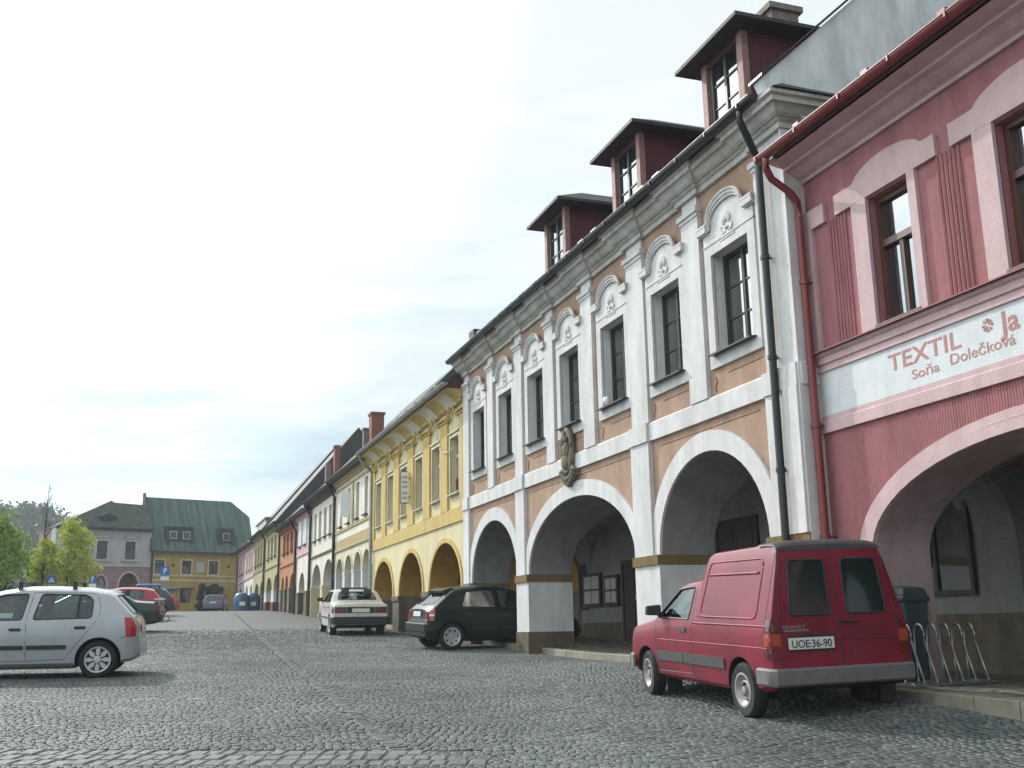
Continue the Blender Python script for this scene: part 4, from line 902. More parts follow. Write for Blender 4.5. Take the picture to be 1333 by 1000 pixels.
# ======================================================== far buildings across the end of the square
FR, FB = rad(107), (8.3, 100, 0)
def far_house(name, label, t0, t1, zb): return House(name, label, (0, (t0+t1)/2, zb), FR, FB)
Hg = far_house('green_roofed_house', 'ochre yellow house under a tall green copper roof at the end of the square', 0, 7.9, 3.1)
GW = [(6.7, 7.55), (4.32, 5.18), (1.9, 2.75)]
mb = MB(); wall(mb, 0, -1.0, 7.9, 2.5, 8.3, (), [(a, b, 6.33, 7.5) for a, b in GW]+[(4.25, 5.2, 3.86, 5.0), (1.7, 2.95, 2.6, 5.1)], .3, back=False); mb.box(.3, 6, -1, 7.9, 2.5, 8.3); Hg.part('wall', mb, 'ochre_far')
mb = MB()
for a, b in GW: frame_rect(mb, 0, a, b, 6.33, 7.5, .1, .03)
frame_rect(mb, 0, 1.7, 2.95, 3.2, 5.1, .16, .05, wb=0); mb.box(-.03, .01, -1, 7.9, 5.71, 5.83); mb.box(-.03, .01, -1, 7.9, 6.14, 6.22); mb.box(-.02, .01, 5.3, 7.8, 5.0, 5.15); Hg.part('trim', mb, 'cream2')
gw = winmesh(.85, 1.17, 0, 2, (), .06, .05, 'dkwood', transom=.68)
for a, b in GW: f = Hg.put('window', gw[0], (.1, a, 6.33)); link('glass', gw[1], f)
f = Hg.put('shop_window', winmesh(.95, 1.14, 0, 1, (), .06, .05, 'dkwood')[0], (.1, 4.25, 3.86)); link('glass', MB().face([(.04, .95, 0), (.04, 0, 0), (.04, 0, 1.14), (.04, .95, 1.14)]).mesh('glass', 'glass'), f)
mb = MB(); mb.box(.15, .2, 1.7, 2.95, 2.6, 5.1); Hg.part('door', mb, 'doorwood')
mb = MB(); mb.box(-.5, -.05, 4.1, 5.4, 5.05, 5.12); Hg.part('awning', mb, 'roof_dark'); mb = MB(); mb.box(-.25, 0, 5.5, 7.3, 4.95, 5.1); Hg.part('shop_fascia', mb, 'signblue')
mb = MB(); mb.box(-.06, .01, 3.13, 3.84, 6.48, 7.45); Hg.part('wall_plaque', mb, 'pgrey'); mb = MB(); mb.box(-.04, .01, 2.95, 4.05, 6.03, 6.15); Hg.part('name_strip', mb, 'letter')
mb = MB()
for t in (.95, 5.96): mb.ball((-.04, t, 7.07), (.04, .12, .14), 8)
Hg.part('wall_lamp', mb, 'dkwood')
RW = 2.5; zr = 13.2
mb = MB(); e0, e1 = -1.3, 7.95; hip = -.9
mb.face([(-.35, e1, 8.25), (-.35, e0, 8.25), (RW*.83, e0-.4+.0, 11.8), (RW, hip+.9, zr), (RW, e1, zr)]); mb.face([(RW*.83, e0-.4, 11.8), (RW+2.5, e0-.4, 11.8), (RW, hip+.9, zr)]); mb.face([(-.35, e0, 8.25), (RW+3, e0, 8.25), (RW+2.5, e0-.4, 11.8), (RW*.83, e0-.4, 11.8)])
mb.face([(RW, e1, zr), (RW, hip+.9, zr), (RW+2.5, e0-.4, 11.8), (RW+5, e1, 8.25)]); mb.face([(-.35, e1, 8.25), (RW, e1, zr), (RW+5, e1, 8.25)])
for k in range(17):
    t = e1-.3-k*.55
    if t > .0: mb.tube([(-.36, t, 8.28), (RW-.02, t, zr-.02)], .022, 4)
rr = Hg.part('roof', mb, 'copper'); mb = MB(); mb.box(-.4, -.2, e0, e1, 8.12, 8.26); Hg.part('gutter', mb, 'roof_dark')
mb = MB(); mb.prism([(-.4, e1, 8.2), (-.5, e1, 8.5), (RW-.1, e1, zr+.35), (RW+.3, e1, zr+.35), (RW+.3, e1, 8.2)], (0, .12, 0)); Hg.part('fire_wall', mb, 'roof_dark')
for (a, b, n) in ((4.27, 6.63, 2), (.52, 1.9, 1)):
    xq = -.35+(9.2-8.25)/((zr-8.25)/(RW+.35)); mb = MB(); mb.box(xq-.05, xq+1.0, a+.05, b-.05, 9.15, 10.3); mb.prism([(xq-.25, a-.05, 9.0), (xq+.3, a-.05, 9.0), (xq+.5, a-.05, 10.45), (xq-.02, a-.05, 10.42)], (0, .3, 0)); mb.prism([(xq-.25, b-.25, 9.0), (xq+.3, b-.25, 9.0), (xq+.5, b-.25, 10.45), (xq-.02, b-.25, 10.42)], (0, .3, 0)); mb.box(xq-.1, xq+1.2, a-.0, b+.0, 10.3, 10.45)
    d = Hg.part('dormer', mb, 'roof_dark')
    for k in range(n):
        c = a+(b-a)*(k+.5)/n; link('dormer_window', MB().box(xq-.09, xq-.05, c-.28, c+.28, 9.4, 10.0).mesh('dormer_window', 'glass', off=Hg.org), d)
        mb = MB(); frame_rect(mb, xq-.07, c-.26, c+.26, 9.42, 9.98, .07, .04); link('dormer_frame', mb.mesh('dormer_frame', 'pgrey', off=Hg.org), d)
Hg.part('downpipe', MB().tube([(-.08, 7.82, 8.2), (-.08, 7.82, 3)], .07, 6), 'roof_dark'); Hg.part('downpipe', MB().tube([(-.08, .1, 8.2), (-.08, .1, 3)], .07, 6), 'roof_dark')
Hk = far_house('lilac_corner_house', 'lilac and dusty red corner house left of the green copper roof', 7.95, 15.8, 3.1)
KA = [(9.68, .8, 5.25, 1.1), (11.98, .45, 5.3, .8), (14.4, .48, 5.1, .85)]
mb = MB(); wall(mb, 0, 7.95, 15.8, 2.5, 6.95, KA, (), .6); mb.box(1.6, 6, 7.95, 15.8, 2.5, 10.1); mb.box(.6, 1.7, 7.95, 8.8, 2.5, 6.9); mb.box(.6, 1.7, 10.6, 15.8, 2.5, 6.9); Hk.part('lower_wall', mb, 'brick_pink')
KW = [(11.62, 12.48), (9.28, 10.14), (14.0, 14.8)]
mb = MB(); wall(mb, 0, 7.95, 15.8, 6.95, 10.1, (), [(a, b, 7.47, 8.98) for a, b in KW], .3, back=False); mb.box(.3, 1.7, 7.95, 15.8, 6.9, 10.1); Hk.part('upper_wall', mb, 'pgrey')
mb = MB()
for z in (3.7, 4.2, 4.7, 5.2, 5.7, 6.2): mb.box(-.015, .005, 8.0, 8.8, z, z+.06); mb.box(-.015, .005, 10.55, 11.45, z, z+.06); mb.box(-.015, .005, 12.5, 13.85, z, z+.06); mb.box(-.015, .005, 14.95, 15.8, z, z+.06)
Hk.part('rusticated_joints', mb, 'mauve')
mb = MB()
for A in KA: ring(mb, 0, A, .14, .05, w2=.14, low=3.4)
mb.box(-.07, .01, 7.95, 15.8, 6.85, 7.0)
for a, b in KW:
    frame_rect(mb, 0, a, b, 7.47, 8.98, .16, .05, wb=.1); mb.box(-.16, .01, a-.35, b+.35, 7.30, 7.38)
    mb.tube([(-.08, a-.36, 9.32), (-.08, (a+b)/2, 9.72), (-.08, b+.36, 9.32)], .045, 5); mb.box(-.12, .01, a-.4, b+.4, 9.24, 9.31)
Hk.part('trim', mb, 'pgrey')
kw = winmesh(.86, 1.51, 0, 2, (), .06, .05, 'dkwood', transom=.66)
for a, b in KW: f = Hk.put('window', kw[0], (.12, a, 7.47)); link('glass', kw[1], f)
mb = MB()
for A in KA[1:]: mb.box(.3, .34, A[0]-A[1], A[0]+A[1], 3, 6.0)
dk = Hk.part('shop_door', mb, 'glass'); mb = MB()
for A in KA[1:]: mb.box(.26, .3, A[0]-.03, A[0]+.03, 3, 6); mb.box(.26, .3, A[0]-A[1], A[0]+A[1], 5.1, 5.2); mb.box(.24, .26, A[0]-.22, A[0]+.22, 4.55, 4.9)
link('door_bars', mb.mesh('door_bars', 'pgrey', off=Hk.org), dk)
mb = MB(); zk = 12.55
mb.face([(-.4, 15.9, 10.08), (-.4, 7.9, 10.08), (2.4, 7.9, zk-.1), (2.4, 10.9, zk), (2.0, 11.0, zk+.1)]); mb.face([(-.4, 15.9, 10.08), (2.0, 11.0, zk+.1), (6, 11, zk), (6, 15.9, 10.08)]); mb.face([(2.4, 7.9, zk-.1), (6, 7.9, 10.1), (6, 11, zk), (2.4, 10.9, zk)]); mb.face([(-.4, 7.9, 10.08), (6, 7.9, 10.08), (2.4, 7.9, zk-.1)])
Hk.part('roof', mb, 'roof_grey'); mb = MB(); mb.box(-.5, -.3, 7.95, 15.9, 9.98, 10.1); mb.box(-.32, .0, 7.95, 15.9, 9.9, 9.98); Hk.part('gutter', mb, 'roof_dark')
mb = MB(); mb.box(.2, 1.5, 11.1, 12.3, 10.6, 11.0); mb.prism([(.0, 10.9, 11.0), (.0, 11.7, 11.45), (.0, 12.5, 11.0)], (1.6, 0, 0)); Hk.part('dormer', mb, 'roof_dark')
# ------------------------------------------------------------------ cars
def paint(name, c, rough=.32, coat=.5, var=.04, metal=0): return mat(name, c, rough=rough, metal=metal, var=var, scale=1.2, coat=coat, bump=0, stain=.08)
M['p_silver'] = paint('silver_paint', (.42, .44, .46), .35, .6, metal=.35)
M['p_red'] = mat('faded_red_paint', (.165, .004, .018), rough=.45, var=.2, scale=1.6, coat=.12, spec=.35, stain=.1, c2=(.21, .010, .03))
M['trimmid'] = mat('dark_grey_strip', (.06, .058, .058), rough=.6, var=.2, scale=6)
M['lampamb'] = mat('dull_amber_lamp', (.34, .05, .012), rough=.3, var=.1, coat=.3)
M['p_crimson'] = paint('red_paint', (.40, .015, .02), .3)
M['p_dkgreen'] = mat('dark_green_paint', (.004, .012, .011), rough=.34, var=.04, spec=.35)
M['p_green'] = paint('bottle_green_paint', (.008, .03, .02), .3)
M['p_white'] = paint('white_paint', (.53, .52, .47), .35)
M['p_navy'] = paint('navy_paint', (.02, .03, .07), .3)
M['p_blue'] = paint('slate_blue_paint', (.05, .07, .15), .3)
M['interior'] = mat('car_interior', (.02, .02, .022), rough=.8)
M['seat'] = mat('seat_fabric', (.05, .055, .055), rough=.9)
M['trimblk'] = mat('black_plastic', (.022, .023, .024), rough=.55, var=.15)
M['trimgry'] = mat('grey_bumper', (.14, .13, .13), rough=.6, var=.2, scale=6)
M['tyre'] = mat('tyre_rubber', (.016, .016, .017), rough=.85, var=.3, scale=15)
M['rim'] = mat('wheel_silver', (.52, .53, .54), rough=.38, metal=.5, var=.06)
M['rimdull'] = mat('wheel_dusty_steel', (.33, .31, .29), rough=.55, metal=.3, var=.25, scale=20)
M['lampred'] = mat('tail_lamp_red', (.42, .01, .015), rough=.15, var=.1, coat=.6)
M['lampdk'] = mat('tail_lamp_dark', (.10, .012, .012), rough=.25, var=.15, coat=.4)
M['lamporg'] = mat('indicator_orange', (.65, .16, .02), rough=.2, var=.1, coat=.6)
M['lampclr'] = mat('headlamp_clear', (.6, .62, .62), rough=.1, var=.05, coat=.8)
M['plate'] = mat('number_plate', (.62, .62, .58), rough=.4, var=.05)
M['platetx'] = mat('plate_letters', (.02, .02, .02), rough=.5)
M['lit_roof_blue'] = paint('blue_lit_roof', (.06, .20, .50), .3)  # paint for the added block, blue of the lit car roof beyond
class Body:
    def __init__(s, L, Wd, top, belt, k=.35, c=.09, ra=.10, rr=.22, fa=.20, fr=.6, zb=.19, p=2.3, kx=None):
        s.L, s.Wd, s.T, s.B, s.k, s.c, s.ra, s.rr, s.fa, s.fr, s.zb0, s.p, s.kx = L, Wd, top, belt, k, c, ra, rr, fa, fr, zb, p, kx
    def top(s, x): return float(np.interp(x, [a for a, b in s.T], [b for a, b in s.T]))
    def zb(s, x): return float(np.interp(x, [0, .12, .5, s.L-.6, s.L-.1, s.L], [s.zb0+.12, s.zb0+.06, s.zb0, s.zb0, s.zb0+.03, s.zb0+.08]))
    def wf(s, x):
        w = s.Wd/2
        if x < s.rr: w -= s.ra*(1-x/s.rr)**2.2
        if x > s.L-s.fr: w -= s.fa*(1-(s.L-x)/s.fr)**2.2
        return w
    def sec(s, x, sh=0):
        zt = s.top(x)-sh; zb = s.zb(x); w = s.wf(x)-sh; c = min(s.c, (zt-zb)*.4)
        zB = min(float(np.interp(x, [a for a, b in s.B], [b for a, b in s.B])), zt-c-.002)
        k = s.k if s.kx is None else float(np.interp(x, [a for a, b in s.kx], [b for a, b in s.kx]))
        h = zB-zb; P = [(0, zb), (w*.5, zb), (w*.9, zb+.005), (w*.965, zb+.05), (w*.985, zb+.35*h), (w, zb+.6*h), (w*.995, zb+.85*h), (w*.975, zB)]
        for i in range(1, 5):
            z = zB+(zt-c-zB)*i/4; P.append((max(.05, w*.975-k*(z-zB)), z))
        ye = P[-1][0]
        for i in range(1, 9):
            a = PI/2*i/8; P.append((ye*max(0, math.cos(a))**(2/s.p), zt-c+c*math.sin(a)**(2/s.p)))
        P[-1] = (0, zt); return P
    def W(s, x, z):
        if x < 0 or x > s.L: return -1
        P = s.sec(x)
        if z > P[-1][1] or z < P[0][1]: return -1
        for (a, b), (c, d) in zip(P[2:], P[3:]):
            if b <= z <= d: return a+(c-a)*(z-b)/max(1e-6, d-b)
        return P[2][0]
    def stations(s):
        xs = {0, .015, .04, .08, .12, .17, .22, s.L-.015, s.L-.04, s.L-.08, s.L-.14, s.L-.22, s.L}|{a for a, b in s.T}
        xs |= {s.L*i/36 for i in range(37)}; xs = sorted(xs); o = [xs[0]]
        for x in xs[1:]:
            if x-o[-1] > .008: o.append(x)
        return o
def loftmesh(secs):
    mb = MB(); n = len(secs[0][1]); rings = []
    for x, P in secs:
        i = len(mb.v); mb.v += [(x, y, z) for y, z in P]+[(x, -y, z) for y, z in P[-2:0:-1]]; rings.append(i)
    m = 2*n-2
    for u, w in zip(rings, rings[1:]):
        for j in range(m): mb.f.append((u+j, w+j, w+(j+1) % m, u+(j+1) % m)); mb.m.append(0)
    mb.f.append(tuple(rings[0]+j for j in range(m))); mb.m.append(0); mb.f.append(tuple(rings[-1]+m-1-j for j in range(m))); mb.m.append(0)
    return mb
def tempobj(me): o = bpy.data.objects.new('tmp', me); COL.objects.link(o); return o
def tess(poly, step):
    bm = bmesh.new(); bm.faces.new([bm.verts.new((a, b, 0)) for a, b in poly])
    for ax in (0, 1):
        lo = min(p[ax] for p in poly); hi = max(p[ax] for p in poly); v = lo+step
        while v < hi-1e-4:
            co = [0, 0, 0]; no = [0, 0, 0]; co[ax] = v; no[ax] = 1
            bmesh.ops.bisect_plane(bm, geom=bm.verts[:]+bm.edges[:]+bm.faces[:], plane_co=co, plane_no=no); v += step
    return bm
def rnd(poly, r, n=3):
    out_ = []
    for i, p in enumerate(poly):
        a, b = Vector(poly[i-1]), Vector(poly[(i+1) % len(poly)]); p = Vector(p); u = (a-p); v = (b-p)
        ra = min(r, u.length*.45); rb = min(r, v.length*.45); A = p+u.normalized()*ra; Bq = p+v.normalized()*rb
        for k in range(n+1):
            t = k/n; q = A*(1-t)**2+p*2*t*(1-t)+Bq*t*t; out_.append((q.x, q.y))
    return out_
class Car:
    def __init__(s, name, label, B, color, pos, ref, head, cat='car', group=None, roll=0):
        s.B = B; s.color = color
        h = rad(head); f = Vector((math.sin(h), math.cos(h), 0)); l = Vector((-math.cos(h), math.sin(h), 0)); P = Vector((pos[0], pos[1], 0))-f*ref[0]-l*ref[1]
        sl = gs(pos[1]); nrm = (Vector((0, -sl, 1)).normalized()+l*math.tan(rad(roll))).normalized(); fx = (f-nrm*f.dot(nrm)).normalized(); ly = nrm.cross(fx)
        s.root = bpy.data.objects.new(name, None); COL.objects.link(s.root); s.root.empty_display_size = .5
        z = g(pos[1])-(fx.z/math.hypot(fx.x, fx.y))*ref[0]-ly.z*ref[1]
        s.root.matrix_world = Matrix(((fx.x, ly.x, nrm.x, P.x), (fx.y, ly.y, nrm.y, P.y), (fx.z, ly.z, nrm.z, z), (0, 0, 0, 1)))
        tag(s.root, label, cat, group)
    def part(s, name, mb, mats, parent=None, **k):
        o = None
        for q in (split_mb(mb, .012) if name not in NOSPLIT else [mb]):
            o_ = link(name, q.mesh(name, mats, **k), parent or s.root); o = o or o_
        return o
    def bodymesh(s, wheels, wr, sidewin=(), rearwin=None, frontwin=None, cab=None):
        B = s.B; o = tempobj(loftmesh([(x, B.sec(x)) for x in B.stations()]).mesh('b', 'interior', recalc=True)); cut = []
        def add(me): c = tempobj(me); cut.append(c); m = o.modifiers.new('b', 'BOOLEAN'); m.object = c; m.solver = 'EXACT'; m.operation = 'DIFFERENCE'
        for xw in wheels:
            for sg_ in (1, -1):
                y1 = B.Wd/2+.1; mb = MB(); mb.tube([(xw, sg_*(B.Wd/2-.26), wr), (xw, sg_*y1, wr)], wr+.055, 28); add(mb.mesh('c', 'interior', recalc=True))
        if cab:
            S_ = []
            for x in np.linspace(cab[0], cab[1], 26):
                P = [(max(0, y), z) for y, z in B.sec(float(x), .045)]; P = [(y, max(z, .66)) for y, z in P]
                P = [(P[0][0], .66), (P[1][0], .659), (P[2][0], .661)]+[(y, max(z, .67+.01*i)) for i, (y, z) in enumerate(P[3:])]; S_.append((float(x), P))
            add(loftmesh(S_).mesh('c', 'interior', recalc=True))
            for poly in sidewin: add(MB().prism([(x, -1.5, z) for x, z in poly], (0, 3, 0)).mesh('c', 'interior', recalc=True))
            if rearwin: add(MB().prism([(-.5, y, z) for y, z in rearwin], (cab[0]+.9, 0, 0)).mesh('c', 'interior', recalc=True))
            if frontwin: add(MB().prism([(cab[1]-1.2, y, z) for y, z in frontwin], (2.5, 0, 0)).mesh('c', 'interior', recalc=True))
        bpy.context.view_layer.update(); dg = bpy.context.evaluated_depsgraph_get(); me = bpy.data.meshes.new_from_object(o.evaluated_get(dg))
        for c in cut: bpy.data.objects.remove(c)
        bpy.data.objects.remove(o); me.materials.clear(); me.materials.append(M[s.color]); me.materials.append(M['interior'])
        e = .016
        for p in me.polygons:
            x, y, z = p.center; y = abs(y); outer = x < .004 or x > B.L-.004 or y+e > B.W(x, z) or y > B.W(x, z+e) or y > B.W(x-e, z) or y > B.W(x+e, z)
            p.material_index = 0 if outer and z > B.zb(x)+.012 else 1
            for xw in wheels:
                dx, dz = xw-x, wr-z; dd_ = math.hypot(dx, dz)
                if dd_ < wr+.062 and y > B.Wd/2-.27 and abs(p.normal.y) < .6: p.material_index = 1
        me.name = 'car_body'; me.shade_smooth(); me.set_sharp_from_angle(angle=rad(32)); s.body = link('body', me, s.root); return s.body
    def map(s, mode, a, b, off):
        B = s.B
        if mode in (1, -1):
            w = B.W(a, b); q = a
            while w < .3 and .0 <= q <= B.L:
                q += .006 if a < B.L/2 else -.006; w = B.W(q, b)
            return Vector((q, mode*(w+off), b))
        y = abs(a)
        if mode == 'r': lo, hi = 0.0, B.L*.45
        else: lo, hi = B.L, B.L*.5
        if B.W(lo, b) >= y: x = lo
        else:
            for _ in range(24):
                m_ = (lo+hi)/2
                if B.W(m_, b) >= y: hi = m_
                else: lo = m_
            x = hi
        return Vector((x-off if mode == 'r' else x+off, a, b))
    def patch(s, mb, poly, mode, off=.005, step=.07, m=0, depth=.02):
        bm = tess(poly, step); idx = {}
        for v in bm.verts: idx[v] = len(mb.v); mb.v.append(tuple(s.map(mode, v.co.x, v.co.y, off)))
        for f in bm.faces: mb.f.append(tuple(idx[v] for v in f.verts)); mb.m.append(m)
        if depth:
            for e in bm.edges:
                if len(e.link_faces) == 1:
                    a, b = e.verts; i = len(mb.v)
                    for v in (a, b): mb.v.append(tuple(s.map(mode, v.co.x, v.co.y, off-depth)))
                    mb.f.append((idx[a], idx[b], i+1, i)); mb.m.append(m)
        bm.free(); return mb
    def line(s, mb, pts, mode, off=-.002, r=.005, m=0, step=.06):
        P = []
        for (a, b), (c, d) in zip(pts, pts[1:]):
            n = max(1, int(math.hypot(c-a, d-b)/step)); P += [(a+(c-a)*k/n, b+(d-b)*k/n) for k in range(n)]
        P.append(pts[-1]); mb.tube([s.map(mode, a, b, off) for a, b in P], r, 6, m); return mb
    def wheels(s, xs, r, style='petal', rimm='rim', wid=.19, rr=.68, steer=0):
        B = s.B; mb = MB(); w = wid; R = r; q = r*rr
        mb.lathe([(q, -w/2+.01), (q+.02, -w/2), (R-.03, -w/2), (R-.006, -w/2+.025), (R, -w/4), (R, w/4), (R-.006, w/2-.025), (R-.03, w/2), (q+.02, w/2), (q, w/2-.01)], axis='y', seg=36)
        tm = mb.mesh('tyre', 'tyre', smooth=rad(40)); mb = MB()
        # local +y is the outer side
        mb.lathe([(q+.004, w/2-.03), (q+.008, w/2+.002), (q-.012, w/2+.004), (q-.03, w/2-.02), (q*.5, w/2-.035 if style != 'steel' else w/2-.07), (.001, w/2-.035)], axis='y', seg=32, m=1 if style == 'petal' else 0)
        mb.lathe([(q+.004, -w/2+.03), (.001, -w/2+.05)], axis='y', seg=20, m=1)
        if style == 'petal':
            mb.lathe([(q+.006, w/2-.0), (q+.002, w/2+.008), (q-.02, w/2+.004), (q-.022, w/2-.02)], axis='y', seg=32)
            for k in range(8):
                a = 2*PI*k/8; c, d = math.cos(a), math.sin(a); P = [(.03, 0), (.55*q, .17*q), (.82*q, .155*q), (.93*q, 0), (.82*q, -.155*q), (.55*q, -.17*q)]
                mb.prism([(c*u-d*v, w/2+.004, d*u+c*v) for u, v in P], (0, -.03, 0))
            mb.lathe([(.055, w/2+.004), (.045, w/2+.014), (.001, w/2+.016)], axis='y', seg=16)
        elif style == 'steel':
            mb.lathe([(q*.62, w/2-.055), (q*.60, w/2-.03), (q*.50, w/2-.022), (q*.46, w/2-.04)], axis='y', seg=24); mb.lathe([(.04, w/2-.05), (.038, w/2-.01), (.001, w/2-.005)], axis='y', seg=12)
            for k in range(8):
                a = 2*PI*k/8; mb.lathe([(.022, w/2-.044), (.001, w/2-.043)], (q*.78*math.cos(a), 0, q*.78*math.sin(a)), axis='y', seg=8, m=1)
        else:
            for k in range(7):
                a = 2*PI*k/7+.3; mb.lathe([(.024, w/2-.017), (.001, w/2-.014)], (q*.72*math.cos(a), 0, q*.72*math.sin(a)), axis='y', seg=10, m=1)
            mb.lathe([(.05, w/2-.03), (.045, w/2-.01), (.001, w/2-.005)], axis='y', seg=16)
        rm_ = mb.mesh('rim', [rimm, 'trimblk'], smooth=rad(35), recalc=False)
        for i, x in enumerate(xs):
            for sg_ in (1, -1):
                t = link('wheel', tm, s.root, (x, sg_*(B.Wd/2-w/2-.015), r)); t.rotation_euler.z = (0 if sg_ > 0 else PI)+(rad(steer) if i else 0); link('rim', rm_, t)
    def seats(s, x1, x2, zf=.6):
        mb = MB()
        for x in (x1, x2):
            for y in (.34, -.34):
                mb.prism([(x, y-.23, zf), (x-.1, y-.23, zf+.55), (x-.2, y-.23, zf+.55), (x-.12, y-.23, zf)], (0, .46, 0)); mb.box(x-.1, x+.42, y-.23, y+.23, zf-.05, zf+.12); mb.prism([(x-.1, y-.12, zf+.58), (x-.11, y-.12, zf+.76), (x-.19, y-.12, zf+.76), (x-.19, y-.12, zf+.58)], (0, .24, 0))
        s.part('seat', mb, 'seat', bevel=.02)
        P = [(x1+.55+.03*math.cos(a), .36+.18*math.sin(a), zf+.38+.18*math.cos(a)) for a in [2*PI*k/16 for k in range(17)]]; s.part('steering_wheel', MB().tube(P, .015, 6), 'trimblk')
        s.part('dashboard', MB().prism([(x1+.7, -.66, zf), (x1+.62, -.66, zf+.3), (x1+1.1, -.66, zf+.34), (x1+1.1, -.66, zf)], (0, 1.32, 0)), 'trimblk')
    def mirror(s, x, z, sides=(1, -1), m='trimblk'):
        for sg_ in sides:
            y = s.B.W(x, z); mb = MB(); mb.hexa([(x-.05, sg_*(y+.03), z+.0), (x+.09, sg_*(y+.03), z+.0), (x+.06, sg_*(y+.21), z+.01), (x-.03, sg_*(y+.21), z+.01), (x-.05, sg_*(y+.03), z+.13), (x+.05, sg_*(y+.03), z+.13), (x+.03, sg_*(y+.21), z+.12), (x-.03, sg_*(y+.21), z+.12)])
            mb.box(x-.02, x+.05, min(sg_*(y-.02), sg_*(y+.05)), max(sg_*(y-.02), sg_*(y+.05)), z-.02, z+.04); s.part('wing_mirror', mb, m, bevel=.012)
    def plate(s, mode, yc, z, text_='', w=.52, h=.11, x=None):
        p = s.map(mode, yc, z, .012); mb = MB(); q = s.map(mode, yc, z-h/2, .012); r_ = s.map(mode, yc, z+h/2, .012)
        d = -.012 if mode == 'r' else .012
        X0, X1 = min(q.x, r_.x), max(q.x, r_.x); mb.hexa([(q.x+d, yc-w/2, z-h/2), (q.x, yc-w/2, z-h/2), (q.x, yc+w/2, z-h/2), (q.x+d, yc+w/2, z-h/2), (r_.x+d, yc-w/2, z+h/2), (r_.x, yc-w/2, z+h/2), (r_.x, yc+w/2, z+h/2), (r_.x+d, yc+w/2, z+h/2)])
        pl = s.part('number_plate', mb, 'plate', recalc=True)
        if text_:
            c = bpy.data.curves.new('t', 'FONT'); c.body = text_; c.size = h*.95; c.extrude = .001; c.align_x = 'CENTER'; c.offset = .0012
            o = bpy.data.objects.new('t', c); COL.objects.link(o); bpy.context.view_layer.update()
            me = bpy.data.meshes.new_from_object(o.evaluated_get(bpy.context.evaluated_depsgraph_get())); bpy.data.objects.remove(o)
            for v in me.vertices:
                a, b, cc = v.co; zz = b-h*.36; t = (zz+h/2)/h; v.co = Vector((q.x+(r_.x-q.x)*t+d-.002-cc, yc-a*.93, z+zz))
            me.materials.clear(); me.materials.append(M['platetx']); link('registration', me, pl)
        return pl
def hatch_body(L=3.8, Wd=1.64, H=1.42, base=.60, glassb=.10, glasst=.46, gz0=.93, k=.36, hood=.80, ws=(2.12, 2.85), rear_z=.62):
    s = H/1.42; T = [(0, .46), (.006, rear_z), (.03, rear_z+.06), (.055, gz0-.06), (glassb, gz0+.02), (glasst-.03, 1.30*s), (glasst+.06, 1.345*s), (glasst+.35, 1.395*s), (1.35, H), (1.75, H-.002), (ws[0], 1.36*s), (ws[0]+.15, 1.315*s), (ws[1], .985), (ws[1]+.35, .92), (L-.45, hood), (L-.14, hood-.11), (L-.04, hood-.22), (L, .46)]
    return Body(L, Wd, T, [(0, .90), (1.0, .90), (2.5, .86), (L, .70)], k=k, c=.10, ra=.13, rr=.28, fa=.24, fr=.65)
# ---------------- red van
T = [(0, .42), (.012, .52), (.03, .62), (.05, 1.0), (.11, 1.58), (.14, 1.70), (.20, 1.755), (.35, 1.765), (1.55, 1.725), (1.66, 1.69), (1.72, 1.60), (1.75, 1.44), (1.85, 1.425), (2.2, 1.40), (2.42, 1.35), (3.02, .98), (3.1, .965), (3.75, .86), (3.93, .78), (4.0, .66), (4.03, .44)]
vb = Body(4.03, 1.58, T, [(0, .92), (1.7, .92), (2.4, .90), (4.03, .72)], k=.14, c=.055, ra=.03, rr=.12, fa=.16, fr=.5, zb=.255, p=2.6, kx=[(0, .25), (1.7, .25), (1.85, .32), (4, .32)])
V = Car('panel_van', 'faded red panel van with a tall cargo box parked beside the bicycle rack', vb, 'p_red', (5.93, 9.93), (.70, .76), 4, cat='van', roll=1.6)
drwin = rnd([(1.98, .96), (1.98, 1.33), (2.38, 1.30), (2.93, .97)], .04); wsw = rnd([(-.60, 1.0), (-.50, 1.33), (.50, 1.33), (.60, 1.0)], .06)
V.bodymesh((.70, 3.24), .28, [drwin], None, wsw, (1.86, 3.0)); 
mb = MB()
for sg_ in (1, -1): V.patch(mb, drwin, sg_, -.012, depth=0)
V.part('side_window', mb, 'carglass'); V.part('windscreen', V.patch(MB(), wsw, 'f', -.012, depth=0), 'carglass')
V.wheels((.70, 3.24), .28, 'steel', 'rimdull', wid=.165, rr=.60, steer=-6); V.seats(2.0, 1.95, .6); V.mirror(2.80, .99)
for y0, y1 in ((-.55, -.10), (.09, .54)):
    po = rnd([(y0, 1.03), (y0+(.05 if y0 < 0 else .0), 1.57), (y1-(.05 if y0 > 0 else 0), 1.57), (y1, 1.03)], .05)
    mb = MB(); V.patch(mb, po, 'r', .006); V.part('rear_window', mb, 'darkglass')
    mb = MB(); V.line(mb, po+[po[0]], 'r', .004, .012); V.part('window_seal', mb, 'trimblk')
mb = MB(); V.line(mb, [(0, .50), (0, 1.70)], 'r', .0, .007)
for y in (.68, -.68): V.line(mb, [(y, .5), (y*.95, 1.1), (y*.84, 1.66)], 'r', .0, .006)
V.line(mb, [(-.70, .78), (.70, .78)], 'r', .0, .004)
V.part('door_seam', mb, 'trimblk')
mb = MB(); V.line(mb, [(-.02, .955), (-.22, .955)], 'r', .02, .014); V.part('door_handle', mb, 'trimblk')
V.plate('r', .34, .76, 'UOE:36-90', w=.50, h=.11)
mb = MB(); V.patch(mb, [(.07, .68), (.60, .68), (.60, .84), (.07, .84)], 'r', .003); V.part('plate_recess', mb, 'trimblk')
